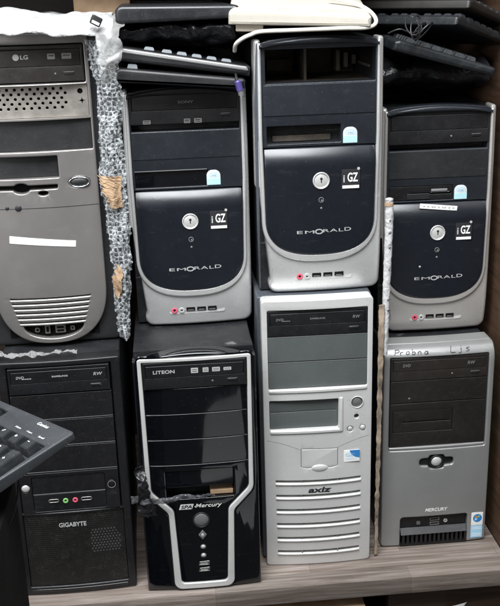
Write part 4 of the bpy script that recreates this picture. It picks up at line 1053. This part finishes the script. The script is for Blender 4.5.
# black tower on the floor in front, carrying that keyboard
ft = empty('computer_tower', (-.263, .62, -.80)); tag(ft, 'black tower on the floor in front, under the jutting keyboard at the left edge', 'computer tower')
ztop = (Cc.z - .055 + .80)*1000
MB().plate(box2(-105, 105, 0, ztop, 6), (), -180, 30, 4).build('bezel', 'black', ft)
MB().plate(box2(-103, 103, 2, ztop-1, 2), (), -150, 360, 1).build('case', 'cavity', ft)
tag(MB().tube([(-140, 800, 560), (-146, 782, 540), (-150.3, 780, 515.6), (-157.8, 780, 495.5), (-172, 780, 473), (-200, 770, 455)], .8, 8, 8).build('thin_cable', 'cable_black', None), 'thin black cable hanging down under the jutting keyboard', 'cable')

# ------------------------------------------------------------------ wraps, bags, strips
def bubble_wrap():
    e = empty('bubble_wrap', (-.075, 1.43, Z2)); tag(e, 'strip of bubble wrap with torn brown paper hanging between the two left upper towers', 'bubble wrap')
    prof = [(.885, -.083, .040), (.86, -.078, .036), (.822, -.073, .030), (.76, -.074, .032), (.69, -.078, .034), (.60, -.074, .030), (.54, -.074, .026), (.47, -.078, .020), (.432, -.076, .012)]
    def at(z):
        for (z1, x1, w1), (z0, x0, w0) in zip(prof, prof[1:]):
            if z >= z0:
                t = (z - z0)/(z1 - z0); return x0 + (x1-x0)*t, (w0 + (w1-w0)*t)*1.12
        return prof[-1][1:]
    def surf(z, u):
        x, w = at(z)
        xx = x + u*w + .002*noise.noise(Vector((z*30, u, 3)))
        yy = 1.415 + .022*(u*1.6)**2 + .010*noise.noise(Vector((u*3, z*22, 1))) + .004*abs(noise.noise(Vector((u*6, z*70, 4))))
        xx += .004*noise.noise(Vector((z*45, 7, u)))
        return Vector((xx, yy, z))
    bm = bmesh.new(); nz, nu = 110, 10; g = []
    for i in range(nz+1):
        z = .885 - (.885-.428)*i/nz
        g.append([bm.verts.new(surf(z, j/nu-.5) - e.location) for j in range(nu+1)])
    for i in range(nz):
        for j in range(nu): bm.faces.new((g[i][j], g[i][j+1], g[i+1][j+1], g[i+1][j]))
    # bubbles
    z = .88; r_ = 0
    while z > .432:
        x, w = at(z); n = max(1, int(w/.0066))
        for j in range(n):
            u = ((j + .5 + (.25 if r_ % 2 else -.25))/n - .5)
            if abs(u) > .48: continue
            u += random.uniform(-.03, .03); c = surf(z + random.uniform(-.0008, .0008), u) - e.location; rad = .0031*random.uniform(.7, 1.1); sq = random.uniform(.08, .28)
            vs = []
            for a in range(4):
                ph = a/4*math.pi/2
                vs.append([bm.verts.new(c + Vector((rad*math.cos(ph)*math.cos(t), -rad*sq*math.sin(ph), rad*math.cos(ph)*math.sin(t)))) for t in [2*math.pi*k/10 for k in range(10)]])
            tp = bm.verts.new(c + Vector((0, -rad*sq, 0)))
            for a in range(3):
                for k in range(10): bm.faces.new((vs[a][k], vs[a][(k+1) % 10], vs[a+1][(k+1) % 10], vs[a+1][k]))
            for k in range(10): bm.faces.new((vs[3][k], vs[3][(k+1) % 10], tp))
        z -= .0058; r_ += 1
    me = bpy.data.meshes.new('wrap_sheet'); bm.to_mesh(me); bm.free()
    for q in me.polygons: q.use_smooth = True
    link('wrap_sheet', me, M['bubble'], e)
    # torn brown paper patches
    for (za, zb, u0, u1, sd) in ((.688, .640, -.55, .30, 1), (.552, .497, -.50, .10, 2)):
        b = bmesh.new(); rows = []
        n = 26
        for i in range(n+1):
            z = za + (zb-za)*i/n
            jag = .16*noise.noise(Vector((z*160, sd, 0))) + .10*noise.noise(Vector((z*500, sd, 5)))
            row = []
            tt = i/n
            l = u0 + jag + (.35*tt if sd == 1 else .25*(1-math.sin(tt*math.pi)))
            r2 = u1 + jag*.4 - (0 if sd == 1 else .3*(1-math.sin(tt*math.pi)))
            if r2 < l + .05: r2 = l + .05
            for j in range(7):
                u = l + (r2-l)*j/6
                row.append(b.verts.new(surf(z, u) + Vector((0, -.0045, 0)) - e.location))
            rows.append(row)
        for i in range(n):
            for j in range(6): b.faces.new((rows[i][j], rows[i][j+1], rows[i+1][j+1], rows[i+1][j]))
        me = bpy.data.meshes.new('paper_scrap'); b.to_mesh(me); b.free()
        o = link('paper_scrap', me, M['cardboard'], e); md = o.modifiers.new('thickness', 'SOLIDIFY'); md.thickness = .0006
bubble_wrap()

# white bag over the taupe tower
bagp = [(-.19, 1.80, .902), (-.19, 1.62, .915), (-.19, 1.50, .922), (-.19, 1.44, .919), (-.19, 1.418, .910), (-.19, 1.409, .902), (-.19, 1.407, .8965)]
crumple('white_plastic_bag', bagp, (1, .0, -.06), .25, 'bag', .008, 19, 110, 120, seed=3)
tag(bpy.data.objects['white_plastic_bag'], 'white crumpled plastic bag spread over the taupe tower', 'plastic bag')
crumple('cloudy_plastic_film', [(-.068, 1.52, .915), (-.066, 1.45, .912), (-.066, 1.41, .895), (-.067, 1.402, .87), (-.068, 1.402, .84), (-.070, 1.404, .825)], (1, .1, 0), lambda t: .045 - .022*t, 'clear_bag', .008, 34, 50, 24, seed=8)
tag(bpy.data.objects['cloudy_plastic_film'], 'cloudy plastic film drooping above the bubble wrap', 'plastic film')
pg = empty('usb_plug', (-.083, 1.40, .911)); pg.rotation_euler = (0, R(28), R(10)); tag(pg, 'small dark plug with a white end on the corner of the white bag', 'plug')
MB().plate(rr(0, 0, 15, 13, 2), (), -4, 8, 1.2).build('plug_housing', 'charcoal', pg)
MB().plate(rr(0, -3, 11, 4, .6), (), -5.2, 2, .4).build('plug_tip', 'print_white', pg)

# crumpled wrap between taupe and black tower
crumple('crumpled_wrap_strip', [(-.30, 1.385, .425), (-.25, 1.38, .428), (-.21, 1.382, .424), (-.17, 1.378, .429), (-.148, 1.380, .4245)], (0, 1, .35), lambda t: .010*(1.1 - .5*t), 'clear_bag', .006, 90, 90, 14, seed=11)
tag(bpy.data.objects['crumpled_wrap_strip'], 'thin crumpled white plastic strip lying on the plain black tower', 'plastic strip')

# black tape and film at the glossy tower's left edge
crumple('black_tape', [(-.0645, 1.338, .245), (-.062, 1.333, .22), (-.060, 1.330, .195), (-.058, 1.332, .172), (-.056, 1.337, .155)], (1, .1, 0), lambda t: .014 + .014*t, 'black_film', .005, 55, 40, 20, seed=6)
tag(bpy.data.objects['black_tape'], 'crinkled black tape stuck on the left edge of the glossy tower', 'tape')
crumple('clear_tape', [(-.082, 1.345, .185), (-.07, 1.336, .186), (-.055, 1.331, .186), (-.03, 1.335, .181), (0, 1.341, .184), (.03, 1.343, .1805), (.052, 1.345, .183)], (0, .1, 1), lambda t: .012*(1 - .75*t) + .001, 'smoke_film', .004, 70, 90, 12, seed=9)
tag(bpy.data.objects['clear_tape'], 'torn glossy clear tape across the slot of the glossy tower', 'tape')

# wrapped strip between the navy towers and torn cardboard below
def strip():
    e = empty('foam_strip', (.346, 1.43, Z4)); tag(e, 'white plastic-wrapped foam strip with brownish top squeezed beside the shaded navy tower', 'foam strip')
    pts = [(344.5, 1420, 634), (345, 1420, 600), (344, 1420, 540), (342.5, 1420, 470), (341, 1418, 400), (340, 1417, 375)]
    pts = [(x-346, y-1430, z-Z4*1000) for x, y, z in pts]
    b = MB().tube(pts, lambda t: 6.6*(1-.15*t) * (.5 if t < .005 else 1), 14, 12)
    for v in b.bm.verts:
        q = v.co*.05; v.co += Vector((noise.noise(q*2.2), noise.noise(q*2.2+Vector((4, 4, 4))), 0))*1.0
    b.build('foam_core', 'bag', e)
    b = MB().dome(0, 0, 7, 7, 0, 6, 20)
    for v in b.bm.verts: v.co = Vector((v.co.x-1.5, v.co.z-10, -v.co.y*2 + 634 - Z4*1000 - 12))
    b.build('worn_tip', 'cardboard', e)
    b = MB()
    for k, (z, w) in enumerate(((600, 3), (580, 5), (556, 4), (520, 3), (470, 5), (452, 4))):
        b.plate(rpoly([(-w/2-1, z-Z4*1000-1.5), (w/2-1, z-Z4*1000), (w/2-1.4, z-Z4*1000+1), (-w/2-1, z-Z4*1000)]), (), -17.6, .5, 0)
    b.build('dark_smudge', 'print_black', e)
strip()
def torn(name, pts, w, m, label, cat, seed, amp=.0025):
    o = crumple(name, pts, (1, .25, 0), w, m, amp, 60, 120, 8, seed=seed, thick=.003)
    tag(o, label, cat); return o
torn('cardboard_strip', [(.3335, 1.415, .462), (.3325, 1.412, .40), (.3315, 1.41, .30), (.3305, 1.41, .18), (.330, 1.41, .10), (.3295, 1.41, .003)], lambda t: .010 - .005*t + .0045*noise.noise(Vector((t*30, 1, 1))) + .002*noise.noise(Vector((t*110, 1, 1))), 'torn_card', 'torn brown cardboard strip standing between the pale tower and the squat tower', 'cardboard', 12, .0008)
torn('paper_strip', [(.3385, 1.500, .765), (.3385, 1.500, .72), (.3385, 1.50, .64), (.3385, 1.5, .56), (.3385, 1.5, .50)], .008, 'cream_dark', 'thin beige paper strip behind the foam strip, between the two right upper towers', 'paper strip', 14, .001)
# purple plug hanging in front of the SONY tower
pp = empty('purple_plug', (.1175, 1.418, .806)); pp.rotation_euler = (0, R(-14), 0); tag(pp, 'purple round plug hanging at the top right corner of the SONY tower', 'plug')
b = MB().tube([(0, 0, 15), (0, 0, 13), (0, 0, 2), (0, 0, 0)], lambda t: 5 if t > .2 else 3.6, 16, 0); b.build('plug_grip', 'purple', pp)
MB().tube([(0, 0, .5), (0, 0, -7)], 4.2, 16, 0).build('plug_ring', 'btn_dark', pp)
MB().tube([(0, 0, 14), (0, 4, 20), (2, 22, 26), (2, 60, 40)], 2, 8, 6).build('plug_cable', 'cable_black', pp)
# things glimpsed behind and above the white bag
carton('cardboard_box', -.13, -.04, 1.62, 1.95, .89, .985, 'brown box edge behind the white plastic bag')
# green bag at far right between tower and cabinet side
crumple('green_bag', [(.541, 1.52, .002), (.541, 1.52, .08), (.543, 1.52, .16), (.542, 1.52, .24), (.541, 1.52, .33)], (.35, 1, 0), .06, 'green', .005, 20, 40, 12, seed=21)
tag(bpy.data.objects['green_bag'], 'green bag squeezed between the squat tower and the cabinet side', 'bag')

# ------------------------------------------------------------------ light
def lamp(name, loc, target, size, power, col, size_y=None, spread=180):
    ld = bpy.data.lights.new(name, 'AREA'); ld.energy = power; ld.color = col; ld.size = size
    if size_y: ld.shape = 'RECTANGLE'; ld.size_y = size_y
    o = bpy.data.objects.new(name, ld); COL.objects.link(o); o.location = loc
    o.rotation_euler = (Vector(target) - Vector(loc)).to_track_quat('-Z', 'Y').to_euler()
    return o
lamp('ceiling_lamp', (-.15, .45, 2.15), (.1, 1.35, .45), 1.5, 94, (.95, .975, 1.0), 1.0)
lamp('window_light', (-1.5, -.5, 1.3), (.1, 1.4, .5), 1.0, 20, (.97, .98, 1.0), 1.0)
w = bpy.data.worlds.new('World'); sc.world = w; w.use_nodes = True
wn, wl = w.node_tree.nodes, w.node_tree.links
bg = wn['Background']; tc = wn.new('ShaderNodeTexCoord'); sp_ = wn.new('ShaderNodeSeparateXYZ'); wl.new(tc.outputs['Generated'], sp_.inputs[0])
cr = wn.new('ShaderNodeValToRGB'); e = cr.color_ramp.elements
e[0].position = .0; e[0].color = (.10, .075, .06, 1); e[1].position = 1; e[1].color = (.55, .57, .60, 1)
k = e.new(.5); k.color = (.22, .21, .20, 1)
mr = wn.new('ShaderNodeMapRange'); mr.inputs[1].default_value = -1; mr.inputs[2].default_value = 1
wl.new(sp_.outputs['Z'], mr.inputs[0]); wl.new(mr.outputs[0], cr.inputs[0]); wl.new(cr.outputs[0], bg.inputs[0])
bg.inputs[1].default_value = .5

sc.view_settings.view_transform = 'Standard'; sc.view_settings.look = 'None'; sc.view_settings.gamma = 1
sc.view_settings.exposure = 0
